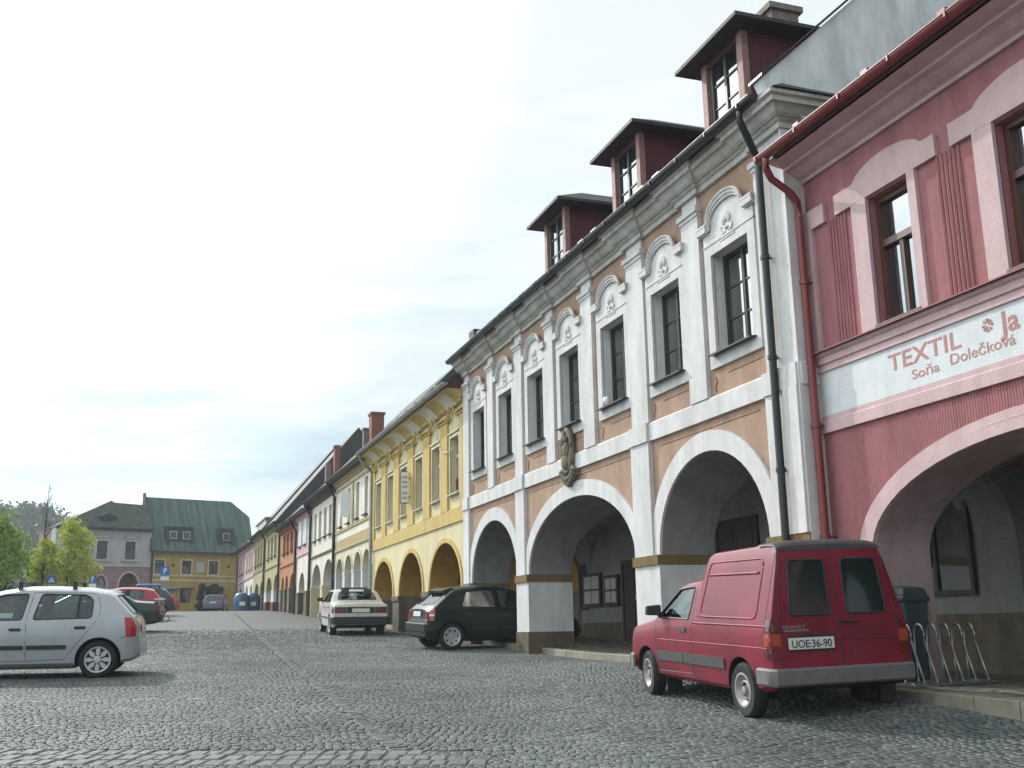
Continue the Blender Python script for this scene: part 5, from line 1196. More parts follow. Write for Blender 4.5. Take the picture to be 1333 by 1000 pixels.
mb = MB(); V.patch(mb, [(-.03, .91), (-.03+.24, .91)][:0] or [(.34, .875), (.62, .875), (.62, .895), (.34, .895)], 'r', .006); V.part('badge', mb, 'trimgry')
c_ = bpy.data.curves.new('t', 'FONT')
for sg_ in (1, -1):
    mb = MB()
    for (a, b, mm_) in ((.62, .72, 1), (.74, .86, 2), (.88, 1.0, 1)):
        V.patch(mb, [(.02, a), (.02, b), (.14, b), (.14, a)], sg_, .008, m=mm_-1, step=.04); yy = [(sg_*.665, a), (sg_*.665, b), (sg_*.758, b), (sg_*.758, a)]; V.patch(mb, yy, 'r', .008, m=mm_-1)
    V.part('tail_lamp', mb, ['lampdk', 'lampamb'])
def bumper(C, z0, z1, x1, matn, mode='r', off=.03):
    B = C.B; mb = MB(); rows = [(z0, off*.4), (z0+.02, off), (z1-.02, off), (z1, off*.3), (z1, -.01)]
    y1 = B.Wd/2; pts = []
    e = 0 if mode == 'r' else B.L; sg0 = 1 if mode == 'r' else -1
    xs = [x1, x1*.6, x1*.3, .10, .04, .0]; path = []
    for x in xs: xx = e+sg0*x; w = B.wf(xx); path.append((xx, w, 0 if x > 0 else sg0))
    P = [(a, b) for a, b, c in path]; P += [(e, y) for y in (.45, .2, 0)]; full = P+[(a, -b) for a, b in P[::-1][1:]]
    rings = []
    for k, (x, y) in enumerate(full):
        a = Vector(full[max(0, k-1)]); b = Vector(full[min(len(full)-1, k+1)]); d = (b-a).normalized(); n = Vector((d.y, -d.x));
        if n.dot(Vector((x-B.L/2, y))) < 0: n = -n
        i = len(mb.v); mb.v += [(x+n.x*o, y+n.y*o, z) for z, o in rows]; rings.append(i)
    for u, w in zip(rings, rings[1:]):
        for j in range(len(rows)-1): mb.f.append((u+j, w+j, w+j+1, u+j+1)); mb.m.append(0)
    for u in (rings[0], rings[-1]): mb.f.append(tuple(u+j for j in range(len(rows)))); mb.m.append(0)
    return C.part('bumper', mb, matn, smooth=rad(40), recalc=True)
bumper(V, .36, .53, .30, 'trimgry'); bumper(V, .33, .50, .42, 'trimgry', 'f')
mb = MB()
for sg_ in (1, -1):
    V.patch(mb, [(1.06, .47), (1.06, .58), (2.10, .58), (2.10, .47)], sg_, .014); V.patch(mb, [(2.12, .47), (2.12, .58), (2.86, .58), (2.86, .47)], sg_, .014)
V.part('side_moulding', mb, 'trimmid')
mb = MB()
for sg_ in (1, -1):
    V.line(mb, rnd([(.36, 1.60), (1.60, 1.585), (1.68, 1.0), (.36, 1.0)], .08)+[(.36, 1.5)], sg_, -.004, .013); V.line(mb, [(.42, 1.455), (1.58, 1.45)], sg_, -.002, .016); V.line(mb, [(.06, .93), (1.85, .925)], sg_, -.002, .012); V.line(mb, [(.06, .72), (2.86, .71)], sg_, -.005, .009)
V.part('pressed_rib', mb, 'p_red', smooth=True)
mb = MB()
for sg_ in (1, -1):
    V.line(mb, [(1.92, 1.36), (1.88, .95), (1.90, .36), (2.86, .34), (2.90, .7), (2.98, .96)], sg_, -.002, .005); V.line(mb, [(.16, .55), (.16, 1.65)], sg_, -.002, .005)
    V.line(mb, list(drwin)+[drwin[0]], sg_, -.003, .013)
V.part('door_seam', mb, 'trimblk')
mb = MB()
for sg_ in (1, -1): V.patch(mb, rnd([(2.02, .82), (2.02, .87), (2.2, .87), (2.2, .82)], .01), sg_, .012)
V.part('door_handle', mb, 'trimblk')
mb = MB(); secs = []
for x in (.15, .17, .20, .26, .36, .52):
    P = [(y+.012 if y > .02 else 0, z+.014) for y, z in vb.sec(x) if z > vb.top(x)-.075 or y == 0][1:]; secs.append((x-(.02 if x < .2 else 0), P))
n_ = min(len(p) for _, p in secs); rings = []
for x, P in secs:
    P = P[-n_:]; i = len(mb.v); mb.v += [(x, y, z) for y, z in P]+[(x, -y, z) for y, z in P[-2::-1]]; rings.append(i)
for u, w in zip(rings, rings[1:]):
    for j in range(2*n_-2): mb.f.append((u+j, w+j, w+j+1, u+j+1)); mb.m.append(0)
mb.f.append(tuple(rings[0]+j for j in range(2*n_-1))); mb.m.append(0)
V.part('roof_cap', mb, 'trimmid', smooth=rad(40))
mb = MB()
for sg_ in (1, -1): mb.box(2.83, 2.85, sg_*.60-.10, sg_*.60+.10, .08, .34)
V.part('mud_flap', mb, 'trimblk'); V.part('mud_flap', MB().box(.30, .32, -.75, -.57, .12, .36), 'trimblk'); V.part('spoon_hitch', MB().box(-.02, .05, -.18, -.10, .44, .50), 'lampred')
V.part('exhaust', MB().tube([(.05, .35, .24), (.8, .35, .26)], .025, 8).box(.5, .95, .1, .5, .2, .3), 'trimblk'); V.part('headlamp', V.patch(V.patch(MB(), [(.42, .58), (.68, .58), (.68, .74), (.42, .74)], 'f', .006), [(-.68, .58), (-.42, .58), (-.42, .74), (-.68, .74)], 'f', .006), 'lampclr')
# badge lettering
def badge(C, txt, yc, z, size, mode='r', m='trimgry', parent=None):
    c = bpy.data.curves.new('t', 'FONT'); c.body = txt; c.size = size; c.extrude = .001; o = bpy.data.objects.new('t', c); COL.objects.link(o); bpy.context.view_layer.update()
    me = bpy.data.meshes.new_from_object(o.evaluated_get(bpy.context.evaluated_depsgraph_get())); bpy.data.objects.remove(o); x = C.map(mode, yc, z, .009).x
    for v in me.vertices: a, b, cc = v.co; v.co = Vector((x-cc, yc-a*1.3, z+b))
    me.materials.clear(); me.materials.append(M[m]); return link('badge_lettering', me, parent or C.root)
badge(V, 'RENAULT', .64, .905, .045, m='rimdull')
# ---------------- silver hatchback
def std_parts(C, front, rear, side, wheels, wr, style, cab, lamps, plate_=('', .78), handle=((.88, .77), (1.86, .74)), trim=None, open_=True, rimm='rim', rearwin=None, seam=None, bump=None, wsz=(.99, 1.30), lampm='lampred', rrw=.68, seats=(2.0, 1.1)):
    B = C.B; ws = rnd([(-.60, wsz[0]), (-.50, wsz[1]), (.50, wsz[1]), (.60, wsz[0])], .06)
    C.bodymesh(wheels, wr, side if open_ else (), rearwin if open_ else None, ws if open_ else None, cab if open_ else None)
    gl = 'carglass' if open_ else 'darkglass'; o = -.012 if open_ else .004
    for poly in side:
        mb = MB()
        for sg_ in (1, -1): C.patch(mb, poly, sg_, o, depth=0)
        C.part('side_window', mb, gl)
    mb = MB()
    for poly in side:
        for sg_ in (1, -1): C.line(mb, list(poly)+[poly[0]], sg_, -.003, .011)
    if rearwin: C.line(mb, list(rearwin)+[rearwin[0]], 'r', -.003, .010); C.part('rear_window', C.patch(MB(), rearwin, 'r', o, depth=0), gl)
    C.line(mb, list(ws)+[ws[0]], 'f', -.003, .010); C.part('windscreen', C.patch(MB(), ws, 'f', o, depth=0), gl); C.part('window_seal', mb, 'trimblk')
    C.wheels(wheels, wr, style, rimm, rr=rrw)
    if open_: C.seats(*seats)
    for sg_ in (1, -1):
        mb = MB(); mods = []
        for j, (sp, rp) in enumerate(lamps):
            if sp: C.patch(mb, sp, sg_, .007+.004*j, m=min(j, 1), step=.04)
            if rp: C.patch(mb, [(a*sg_, b) for a, b in rp], 'r', .007+.004*j, m=min(j, 1), step=.04)
        C.part('tail_lamp', mb, [lampm, 'lampclr'])
        C.part('headlamp', C.patch(MB(), [(sg_*.36, .56), (sg_*.64, .58), (sg_*.62, .72), (sg_*.36, .68)], 'f', .006), 'lampclr')
    if handle:
        mb = MB()
        for (x, z) in handle:
            for sg_ in (1, -1): C.patch(mb, rnd([(x-.085, z-.022), (x-.085, z+.022), (x+.085, z+.022), (x+.085, z-.022)], .02), sg_, .016)
        C.part('door_handle', mb, 'trimblk')
    if trim:
        mb = MB()
        for (a, b, z0, z1) in trim:
            for sg_ in (1, -1): C.patch(mb, rnd([(a, z0), (a, z1), (b, z1), (b, z0)], .02), sg_, .013)
        C.part('side_moulding', mb, 'trimblk')
    if seam:
        mb = MB()
        for s_ in seam:
            for sg_ in (1, -1): C.line(mb, s_, sg_, -.0025, .0048)
        C.part('door_seam', mb, 'trimblk')
    if plate_: C.plate('r', 0, plate_[1], plate_[0])
hb = hatch_body()
A_ = Car('silver_hatchback', 'silver five-door hatchback with petal wheel covers, nearest car on the left', hb, 'p_silver', (-.56, 18.30), (.61, .76), -85, group=None)
sideA = [rnd([(.74, .92), (.74, 1.20), (.84, 1.275), (1.50, 1.295), (1.60, .90)], .05), rnd([(1.76, .90), (1.69, 1.295), (2.02, 1.285), (2.30, 1.20), (2.72, .96), (2.72, .89)], .04)]
rwA = rnd([(-.56, .97), (-.49, 1.265), (.49, 1.265), (.56, .97)], .07)
std_parts(A_, None, None, sideA, (.61, 3.08), .285, 'petal', (.36, 2.78), [([(.03, .63), (.05, .90), (.25, .93), (.21, .63)], [(.57, .63), (.54, .90), (.655, .90), (.67, .63)])],
    ('', .74), ((.90, .775), (1.84, .755)), [(1.08, 1.66, .45, .515), (1.70, 2.62, .45, .515)], True, 'rim', rwA,
    [[(.68, 1.30), (.62, 1.1), (.64, .92), (.74, .78), (1.02, .42), (1.10, .30), (1.66, .28), (1.69, .9), (1.62, 1.32), (.68, 1.30)], [(1.66, .28), (2.74, .28), (2.80, .86), (2.74, .98)], [(.02, .615), (.24, .62), (.30, .60)]], None)
mb = MB()
for sg_ in (1, -1): A_.line(mb, [(.95, .93), (.95, 1.28)], sg_, -.004, .016)
A_.part('quarter_pillar', mb, 'trimblk'); A_.mirror(2.58, .93, m='trimblk')
mb = MB()
for x in (1.05, 1.85):
    mb.tube([(x, -.55, 1.475), (x, .55, 1.475)], .014, 8)
    for y in (-.52, .52): mb.box(x-.03, x+.03, y-.03, y+.03, 1.36, 1.485)
A_.part('roof_bar', mb, 'trimblk')
A_.part('rear_wiper', A_.line(MB(), [(0, .95), (.35, 1.0)], 'r', .02, .008), 'trimblk')
A_.part('lower_sill', MB().box(.95, 2.75, -.74, .74, .155, .215), 'trimblk')
# ---------------- dark green hatchback under the arch
fb = hatch_body(3.96, 1.65, 1.45, .66, .16, .62, .97)
Fh = Car('dark_green_hatchback', 'dark green hatchback with its nose under the smallest arch of the white house', fb, 'p_dkgreen', (6.72, 23.75), (.60, -.76), 86)
sideF = [rnd([(.84, .96), (.98, 1.30), (1.60, 1.335), (1.66, .94)], .05), rnd([(1.82, .94), (1.76, 1.335), (2.12, 1.32), (2.42, 1.22), (2.82, .98), (2.82, .92)], .04)]
rwF = rnd([(-.60, 1.0), (-.50, 1.30), (.50, 1.30), (.60, 1.0)], .07)
std_parts(Fh, None, None, sideF, (.60, 3.06), .30, 'holes', (.45, 2.85), [([(.03, .66), (.05, .92), (.19, .92), (.17, .66)], [(.57, .66), (.56, .90), (.66, .90), (.67, .66)]), ([(.03, .76), (.03, .80), (.17, .80), (.17, .76)], None)],
    ('', .80), ((1.0, .80), (1.95, .78)), [(1.1, 1.74, .46, .51), (1.78, 2.75, .46, .51)], True, 'rim', rwF, [[(1.70, .30), (1.72, .92), (1.66, 1.35)]], None, rrw=.66)
bumper(Fh, .40, .60, .25, 'p_dkgreen', off=.035); Fh.mirror(2.68, .95, m='trimblk'); Fh.part('rear_spoiler', MB().prism([(.52, -.52, 1.27), (.44, -.50, 1.315), (.66, -.5, 1.385), (.74, -.52, 1.36)], (0, 1.02, 0)), 'p_dkgreen')
Fh.part('rear_wiper', Fh.line(MB(), [(0, 1.0), (-.35, 1.03)], 'r', .02, .008), 'trimblk')
# ---------------- sedans
def sedan_body(L=4.35, Wd=1.67, H=1.38, deck=.96):
    T = [(0, .50), (.01, .62), (.03, .86), (.07, deck-.03), (.14, deck), (.70, deck+.035), (.82, deck+.06), (1.28, H-.08), (1.42, H-.025), (1.75, H), (2.35, H-.01), (2.6, H-.06), (2.7, H-.10), (3.25, .99), (3.4, .95), (4.05, .84), (4.25, .76), (4.32, .62), (L, .46)]
    return Body(L, Wd, T, [(0, .86), (1.2, .92), (2.8, .90), (L, .74)], k=.42, c=.075, ra=.05, rr=.18, fa=.18, fr=.5, zb=.21)
def sedan(label, color, pos, ref, head, open_=True, name='saloon_car', lampm='lampdk'):
    C = Car(name, label, sedan_body(), color, pos, ref, head)
    side = [rnd([(1.0, .97), (1.34, 1.27), (1.82, 1.285), (1.86, .95)], .04), rnd([(1.98, .95), (1.95, 1.285), (2.42, 1.27), (2.62, 1.22), (3.08, .97)], .04)]
    rw = rnd([(-.60, 1.035), (-.50, 1.275), (.50, 1.275), (.60, 1.035)], .06)
    std_parts(C, None, None, side, (.88, 3.45), .295, 'holes', (.85, 3.1), [([(.03, .66), (.03, .84), (.20, .84), (.20, .66)], [(.42, .66), (.42, .84), (.775, .84), (.775, .66)])], ('', .74), ((1.2, .82), (2.15, .81)), [(1.3, 3.1, .48, .53)], open_, 'rimdull', rw,
        [[(1.90, .30), (1.92, .93), (1.88, 1.30)]], None, wsz=(1.02, 1.26), lampm=lampm, seats=(2.1, 1.25))
    bumper(C, .34, .56, .35, 'trimblk', off=.05); return C
Sw = sedan('white saloon seen from behind with a black bumper and dark tail lamps', 'p_white', (5.50, 32.7), (.88, .76), 3)
Sw.part('tail_panel', Sw.patch(MB(), [(-.41, .66), (-.41, .84), (.41, .84), (.41, .66)], 'r', .004), 'trimblk'); Sw.mirror(3.0, .97)
Sw.part('roof_hatch', MB().box(1.5, 1.9, -.42, .42, 1.375, 1.405), 'trimblk')
Gs = sedan('dark green saloon with boot spoiler and tow hook behind the silver hatchback', 'p_green', (.72, 38.0), (0, 0), -86, True)
Gs.part('boot_spoiler', MB().prism([(-.06, -.72, 1.02), (-.08, -.72, 1.045), (.22, -.72, 1.06), (.22, -.72, 1.03)], (0, 1.44, 0)).box(.02, .1, -.6, -.55, .94, 1.04).box(.02, .1, .55, .6, .94, 1.04), 'p_white')
Gs.part('tow_hook', MB().tube([(.1, 0, .30), (-.18, 0, .30), (-.26, 0, .36), (-.26, 0, .44)], .022, 8).ball((-.26, 0, .46), .035), 'steel')
def hatch(label, color, pos, ref, head, open_=False, name='hatchback', lampm='lampred', H=1.42):
    B = hatch_body(3.85, 1.64, H); C = Car(name, label, B, color, pos, ref, head)
    side = [rnd([(.74, .93), (.86, 1.27), (1.52, 1.295), (1.58, .92)], .05), rnd([(1.74, .92), (1.70, 1.295), (2.02, 1.285), (2.30, 1.20), (2.72, .97)], .04)]; rw = rnd([(-.60, .97), (-.48, 1.27), (.48, 1.27), (.60, .97)], .07)
    std_parts(C, None, None, side, (.64, 3.1), .285, 'holes', (.36, 2.78), [([(.03, .64), (.05, .90), (.18, .92), (.18, .64)], [(.57, .64), (.55, .90), (.655, .90), (.67, .64)])], ('', .76), None, None, open_, 'rim', rw, [[(1.66, .3), (1.66, .9), (1.62, 1.3)]], None, lampm=lampm)
    return C
hatch('red hatchback parked tail-out beyond the dark green saloon on the left', 'p_crimson', (1.05, 50), (0, 0), -87, True)
Dn = hatch('dark navy hatchback with an added block for the blue-lit car roof beyond', 'p_navy', (1.72, 58), (0, 0), -88, True)
Dn.part('lit_roof_block', MB().hexa([(.55, -.4, 1.47), (2.0, -.4, 1.47), (2.0, .4, 1.47), (.55, .4, 1.47), (.7, -.34, 1.60), (1.8, -.34, 1.60), (1.8, .34, 1.60), (.7, .34, 1.60)]), 'lit_roof_blue', bevel=.06)  # added block imitating the blue-lit roof of a car behind
mb = MB()
for x in (.8, 1.8): mb.tube([(x, -.5, 1.46), (x, .5, 1.46)], .02, 6); mb.box(x-.03, x+.03, -.55, -.48, 1.34, 1.47); mb.box(x-.03, x+.03, .48, .55, 1.34, 1.47)
Dn.part('roof_bar', mb, 'trimblk')
hatch('small red car far off in front of the ochre house', 'p_crimson', (2.95, 87), (0, 0), -89)
Bl = hatch('slate blue hatchback seen from behind near the door of the ochre house', 'p_blue', (5.45, 87.5), (0, 0), 11, True)
Pk = hatch('pale silver hatchback with a roof rack, mostly hidden behind the nearest silver car', 'p_silver', (-3.6, 24.6), (0, 0), -86, True)
mb = MB()
for x in (.9, 1.7): mb.tube([(x, -.55, 1.47), (x, .55, 1.47)], .014, 8); mb.box(x-.03, x+.03, -.58, -.5, 1.36, 1.48); mb.box(x-.03, x+.03, .5, .58, 1.36, 1.48)
mb.tube([(.6, -.3, 1.50), (2.2, -.1, 1.50)], .02, 6); mb.tube([(.5, -.15, 1.52), (2.1, .2, 1.58)], .02, 6); Pk.part('roof_rack', mb, 'steel')
# ------------------------------------------------------------------ bicycle rack
rk = bpy.data.objects.new('bicycle_rack', None); COL.objects.link(rk); rk.location = (8.02, 10.12, .578); tag(rk, 'galvanised steel bicycle rack of six tall hoops on the pavement right of the red van', 'bicycle rack')
rk.rotation_euler.z = rad(5)
for k in range(6):
    x = .08+.19*k; P = [(x, -.29, .02), (x, -.22, .22), (x, -.14, .47)]+[(x, -.065-.075*math.cos(PI*j/8), .55+.11*math.sin(PI*j/8)) for j in range(9)]+[(x, .012, .4), (x, .005, .2), (x, 0, .02)]
    link('hoop', MB().tube(P, .012, 8).mesh('hoop', 'steel', smooth=True), rk)
for y in (-.30, .0): link('rail', MB().box(-.12, 1.16, y-.025, y+.025, 0, .035).mesh('rail', 'steel', bevel=.005), rk)
for x in (-.12, 1.11): link('cross_bar', MB().box(x, x+.05, -.275, -.025, .005, .032).mesh('cross_bar', 'steel'), rk)
# litter / grit container
bn = bpy.data.objects.new('litter_bin', None); COL.objects.link(bn); bn.location = (8.37, 10.285, .576); bn.scale = (.50, .36, .95); tag(bn, 'dark grey-green tapered bin standing against the pink pier behind the bicycle rack', 'bin')
mb = MB(); mb.hexa([(-.26, -.26, .05), (.26, -.26, .05), (.26, .26, .05), (-.26, .26, .05), (-.34, -.34, .98), (.34, -.34, .98), (.34, .34, .98), (-.34, .34, .98)]); link('bin_body', mb.mesh('bin_body', 'binmat', bevel=.03), bn)
mb = MB(); mb.box(-.38, .38, -.38, .38, .96, 1.03); mb.hexa([(-.36, -.36, 1.03), (.36, -.36, 1.03), (.36, .36, 1.03), (-.36, .36, 1.03), (-.3, -.28, 1.12), (.3, -.28, 1.12), (.3, .3, 1.15), (-.3, .3, 1.15)]); link('lid', mb.mesh('lid', 'binmat', bevel=.02), bn)
# recycling containers
for i, (x, y, lab, mt_) in enumerate(((6.55, 75.2, 'blue recycling container with a pale patch, left of the pair at the far arcade', 'binblue'), (7.35, 76.0, 'blue recycling container nearest the arcade, right of the pair', 'binblue'))):
    r_ = bpy.data.objects.new('recycling_container', None); COL.objects.link(r_); r_.location = (x, y, g(y)); tag(r_, lab, 'recycling bin', 'blue recycling containers by the far arcade')
    mb = MB(); mb.lathe([(.50, .0), (.52, .1), (.54, .75), (.50, .98), (.36, 1.15), (.15, 1.22), (.001, 1.23)], seg=20); link('shell', mb.mesh('shell', mt_, smooth=rad(50)), r_)
    mb = MB(); mb.lathe([(.001, -.52), (.10, -.52), (.11, -.44)], (0, 0, .82), axis='y', seg=12); link('throw_hole', mb.mesh('throw_hole', 'dark'), r_)
    mb = MB(); mb.box(-.18, .18, -.56, -.52, .35, .6); link('sticker', mb.mesh('sticker', 'signpaint'), r_)
# ------------------------------------------------------------------ vegetation
def leafmat(name, c, c2):
    m, n, l, b = newmat(name); b.inputs['Roughness'].default_value = .6; t = n.new('ShaderNodeObjectInfo'); ge = n.new('ShaderNodeNewGeometry')
    r = n.new('ShaderNodeValToRGB'); r.color_ramp.elements[0].color = (*c, 1); r.color_ramp.elements[1].color = (*c2, 1); l.new(ge.outputs['Random Per Island'], r.inputs[0]); l.new(r.outputs[0], b.inputs['Base Color'])
    tr = n.new('ShaderNodeBsdfTranslucent'); l.new(r.outputs[0], tr.inputs[0]); ms = n.new('ShaderNodeMixShader'); ms.inputs[0].default_value = .5
    l.new(b.outputs[0], ms.inputs[1]); l.new(tr.outputs[0], ms.inputs[2]); l.new(ms.outputs[0], n['Material Output'].inputs[0]); return m
M['leaf'] = leafmat('fresh_leaves', (.09, .18, .02), (.26, .38, .05)); M['leafy'] = leafmat('yellow_green_leaves', (.26, .33, .03), (.52, .56, .08))
M['leafd'] = leafmat('dull_leaves', (.06, .09, .05), (.13, .17, .09)); M['leafdk'] = leafmat('conifer_needles', (.008, .02, .01), (.02, .04, .02)); M['bark'] = mat('bark', (.05, .04, .03), rough=.9, var=.3, scale=10)
M['hill'] = leafmat('wooded_hill', (.03, .055, .035), (.07, .10, .06))
def leaves(mb, blobs, n, size, rng):
    vol = [b[3]*b[4]*b[5] for b in blobs]; tot = sum(vol)
    for b, v in zip(blobs, vol):
        k = int(n*v/tot); d = rng.normal(size=(k, 3)); d /= np.linalg.norm(d, axis=1)[:, None]; r = rng.uniform(.25, 1.05, k)**.6
        P = np.array(b[:3])+d*r[:, None]*np.array(b[3:6]); A = rng.normal(size=(k, 3)); A /= np.linalg.norm(A, axis=1)[:, None]; Bv = np.cross(A, rng.normal(size=(k, 3))); Bv /= np.linalg.norm(Bv, axis=1)[:, None]; s = size*rng.uniform(.6, 1.3, k)[:, None]
        for q in np.stack([P-A*s, P+Bv*s*.6, P+A*s, P-Bv*s*.6], 1): i = len(mb.v); mb.v += [tuple(x) for x in q]; mb.f.append((i, i+1, i+2, i+3)); mb.m.append(0)
def tree(name, label, x, y, h, z0, wid, seed, n=3500, lm='leaf', bare=0, dens=1, group='young trees on the left of the square', cat='tree', size=.10, tr=.07, nb=16, hc=None):
    rng = np.random.default_rng(seed); r_ = bpy.data.objects.new(name, None); COL.objects.link(r_); r_.location = (x, y, g(y)); tag(r_, label, cat, group)
    mb = MB(); top = h*(.9 if not bare else 1); P = [(0, 0, -.3), (.02, 0, h*.3), (-.03, .02, h*.6), (0, 0, top)]; mb.tube(P, tr, 7, radii=[tr*1.2, tr, tr*.7, tr*.15]); blobs = []
    for k in range(nb):
        t = (k+.5)/nb; zz = z0+((hc or h)-z0)*t; prof = math.sin(PI*min(1, (.15+t*.9)))**.7*(1-.35*t); a = rng.uniform(0, 2*PI); rr = wid/2*prof*rng.uniform(.35, .75); e = (rr*math.cos(a), rr*math.sin(a), zz+rng.uniform(-.1, .1))
        mb.tube([(0, 0, max(z0*.8, zz-.5)), (e[0]*.5, e[1]*.5, zz-.15), e], tr*.3, 5, radii=[tr*.45, tr*.3, tr*.12]); s_ = wid*.24*rng.uniform(.7, 1.25)*(1-.3*t); blobs.append((*e, s_, s_, s_*.85))
    if bare:
        for k in range(26):
            zz = h*.55+rng.uniform(0, 1)*h*.42; a = rng.uniform(0, 2*PI); l_ = rng.uniform(.5, 1.2)*(1.3-zz/h); e = (l_*.6*math.cos(a), l_*.6*math.sin(a), zz+l_*.9); mb.tube([(0, 0, zz), (e[0]*.5, e[1]*.5, zz+l_*.35), e], .015, 4, radii=[.010, .008, .004])
            for j in range(3): q = (e[0]*.6+rng.uniform(-.2, .2), e[1]*.6+rng.uniform(-.2, .2), e[2]+rng.uniform(-.2, .25)); mb.tube([(e[0]*.5, e[1]*.5, zz+l_*.35), q], .004, 3)
    link('trunk', mb.mesh('trunk', 'bark'), r_); mb = MB(); leaves(mb, blobs, n, size, rng); link('crown', mb.mesh('crown', lm), r_); return r_
tree('young_tree', 'young tree with fresh green leaves at the left edge', -6.4, 56, 4.7, 1.7, 4.2, 1, 3300, 'leaf', size=.10, nb=26)
tree('young_tree', 'slender young tree with a bare twiggy top above its leaves', -4.75, 59.5, 6.7, 1.7, 1.9, 2, 1500, 'leafy', bare=1, size=.09, hc=3.9, tr=.045)
tree('young_tree', 'young tree with a dense yellow-green crown right of the twiggy one', -3.6, 60, 4.75, 1.75, 3.3, 3, 3600, 'leafy', size=.09, nb=26)
for i, (x, y, h, w, lab) in enumerate([(-13.5, 76, 3.8, 4.2, 'grey-green bush tree furthest left behind the young trees'), (-9.6, 82, 3.2, 4.0, 'grey-green bushy tree behind the first young tree'), (-7.3, 88, 2.8, 3.4, 'low dull bushy tree between the young trees'), (-12.0, 98, 4.0, 5.0, 'taller dull tree below the wooded hill'), (-17.5, 95, 4.6, 5.5, 'tall dull tree beyond the left edge of the square')]):
    tree('background_tree', lab, x, y, h, .4, w, 20+i, 3000, 'leafd', group='dull trees behind the square', size=.17)
cs = tree('conical_shrub', 'small dark conical evergreen beside the door of the ochre house', 5.05, 96.2, 2.3, .1, 1.5, 40, 2200, 'leafdk', group=None, cat='shrub', size=.08, nb=14)
vn = bpy.data.objects.new('climbing_plant', None); COL.objects.link(vn); vn.location = (6.2, 98.9, 3.0); tag(vn, 'dark climbing plant arching over the door of the ochre house', 'plant'); mb = MB(); leaves(mb, [(-.5, 0, 2.0, .35, .2, .3), (0, 0, 2.25, .45, .2, .25), (.5, .1, 2.0, .35, .2, .3), (-.6, 0, 1.4, .2, .2, .4), (.6, .1, 1.4, .2, .2, .4)], 1400, .07, np.random.default_rng(5)); link('foliage', mb.mesh('foliage', 'leafdk'), vn)
# hill with wood
rng = np.random.default_rng(9); mb = MB(); nx, ny = 40, 16
def hz(x, y): t = max(0, min(1, (y-160)/150)); return 4+t*t*(3-2*t)*(24+ 7*max(0, (-x-15))/45-12*max(0, (x+25))/60)
xs = np.linspace(-190, 40, nx); ysh = np.linspace(150, 380, ny)
for i in range(nx-1):
    for j in range(ny-1): mb.face([(xs[i+a], ysh[j+b], hz(xs[i+a], ysh[j+b])) for a, b in ((0, 0), (1, 0), (1, 1), (0, 1))])
struct('hill', mb, 'hill', recalc=True, smooth=True)
mb = MB(); bl = []
for k in range(700):
    x = rng.uniform(-150, 15); y = rng.uniform(165, 345); s_ = rng.uniform(2.0, 3.6); bl.append((x, y, hz(x, y)+s_*.8, s_, s_, s_*rng.uniform(.9, 1.4)))
leaves(mb, bl, 60000, .62, rng); struct('hillside_wood', mb, 'hill', kind='stuff'); bpy.data.objects['hillside_wood']['label'] = 'wooded hillside beyond the square'
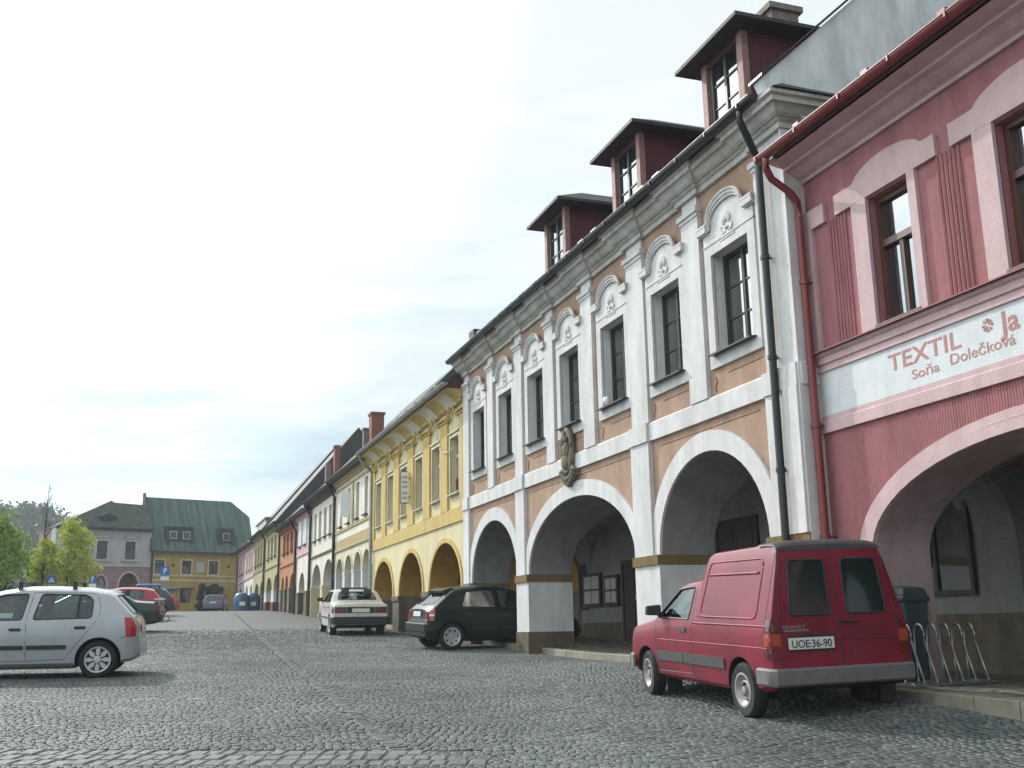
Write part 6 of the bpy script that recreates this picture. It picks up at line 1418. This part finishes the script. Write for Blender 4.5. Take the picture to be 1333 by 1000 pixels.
# ------------------------------------------------------------------ signs
def sign(name, label, x, y, hz_, kind, plate_=False, size=.6):
    r_ = bpy.data.objects.new(name, None); COL.objects.link(r_); r_.location = (x, y, g(y)); r_.rotation_euler.z = rad(0); tag(r_, label, 'road sign'); link('post', MB().tube([(0, .03, -.2), (0, .03, hz_+size/2)], .03, 8).mesh('post', 'gut_zinc'), r_)
    s = size/2; p = link('sign_plate', MB().box(-s, s, -.02, 0, hz_-s, hz_+s).mesh('sign_plate', 'signblue', bevel=.01), r_); m_ = MB(); f = -.024
    if kind == 'P':
        m_.box(-.3*s, -.1*s, f-.002, f+.002, hz_-.7*s, hz_+.7*s)
        for k in range(10):
            a0, a1 = -PI/2+PI*k/10, -PI/2+PI*(k+1)/10; c = hz_+.33*s
            m_.face([(-.1*s+.5*s*math.cos(a), f, c+.37*s*math.sin(a)) for a in (a0, a1)]+[(-.1*s+.27*s*math.cos(a), f, c+.19*s*math.sin(a)) for a in (a1, a0)])
        m_.face([(-.1*s, f, hz_-.04*s), (-.1*s, f, hz_+.14*s), (-.08*s, f, hz_+.14*s), (-.08*s, f, hz_-.04*s)])
    else:
        m_.face([(-.72*s, f, hz_-.6*s), (.72*s, f, hz_-.6*s), (0, f, hz_+.72*s)])
        q = MB(); f2 = f-.004; q.ball((0, f2, hz_+.22*s), (.09*s, .003, .09*s), 8); q.box(-.06*s, .06*s, f2-.002, f2+.002, hz_-.15*s, hz_+.14*s); q.prism([(-.06*s, f2, hz_-.15*s), (-.24*s, f2, hz_-.5*s), (-.14*s, f2, hz_-.5*s), (.0, f2, hz_-.22*s), (.16*s, f2, hz_-.5*s), (.26*s, f2, hz_-.5*s), (.06*s, f2, hz_-.15*s)], (0, .003, 0)); link('walking_figure', q.mesh('walking_figure', 'platetx'), p)
    link('symbol', m_.mesh('symbol', 'signpaint'), p)
    if plate_: link('supplementary_plate', MB().box(-s*.9, s*.9, -.02, 0, hz_-s-.32, hz_-s-.06).mesh('supplementary_plate', 'signpaint'), r_)
    return r_
sign('parking_sign', 'blue parking sign with a white plate below in front of the ochre house', 1.60, 80, 2.85, 'P', True, .62)
sign('crossing_sign', 'blue pedestrian crossing sign with a white triangle under the young trees', -4.15, 57.5, 1.80, 'X', False, .42)
sign('parking_sign', 'blue parking sign with a white plate below before the lilac corner house', -2.9, 74, 2.1, 'P', True, .5)

# ------------------------------------------------------------------ haze
hm = bpy.data.materials.new('haze'); hm.use_nodes = True; hn = hm.node_tree.nodes; hn.remove(hn['Principled BSDF']); hv = hn.new('ShaderNodeVolumePrincipled'); hv.inputs['Color'].default_value = (.86, .93, 1, 1); hv.inputs['Density'].default_value = HAZE; hv.inputs['Anisotropy'].default_value = .2
hm.node_tree.links.new(hv.outputs[0], hn['Material Output'].inputs['Volume'])
M['haze'] = hm; struct('haze', MB().box(-405, 405, -65, 605, -3, 60), 'haze', kind='stuff', recalc=True)
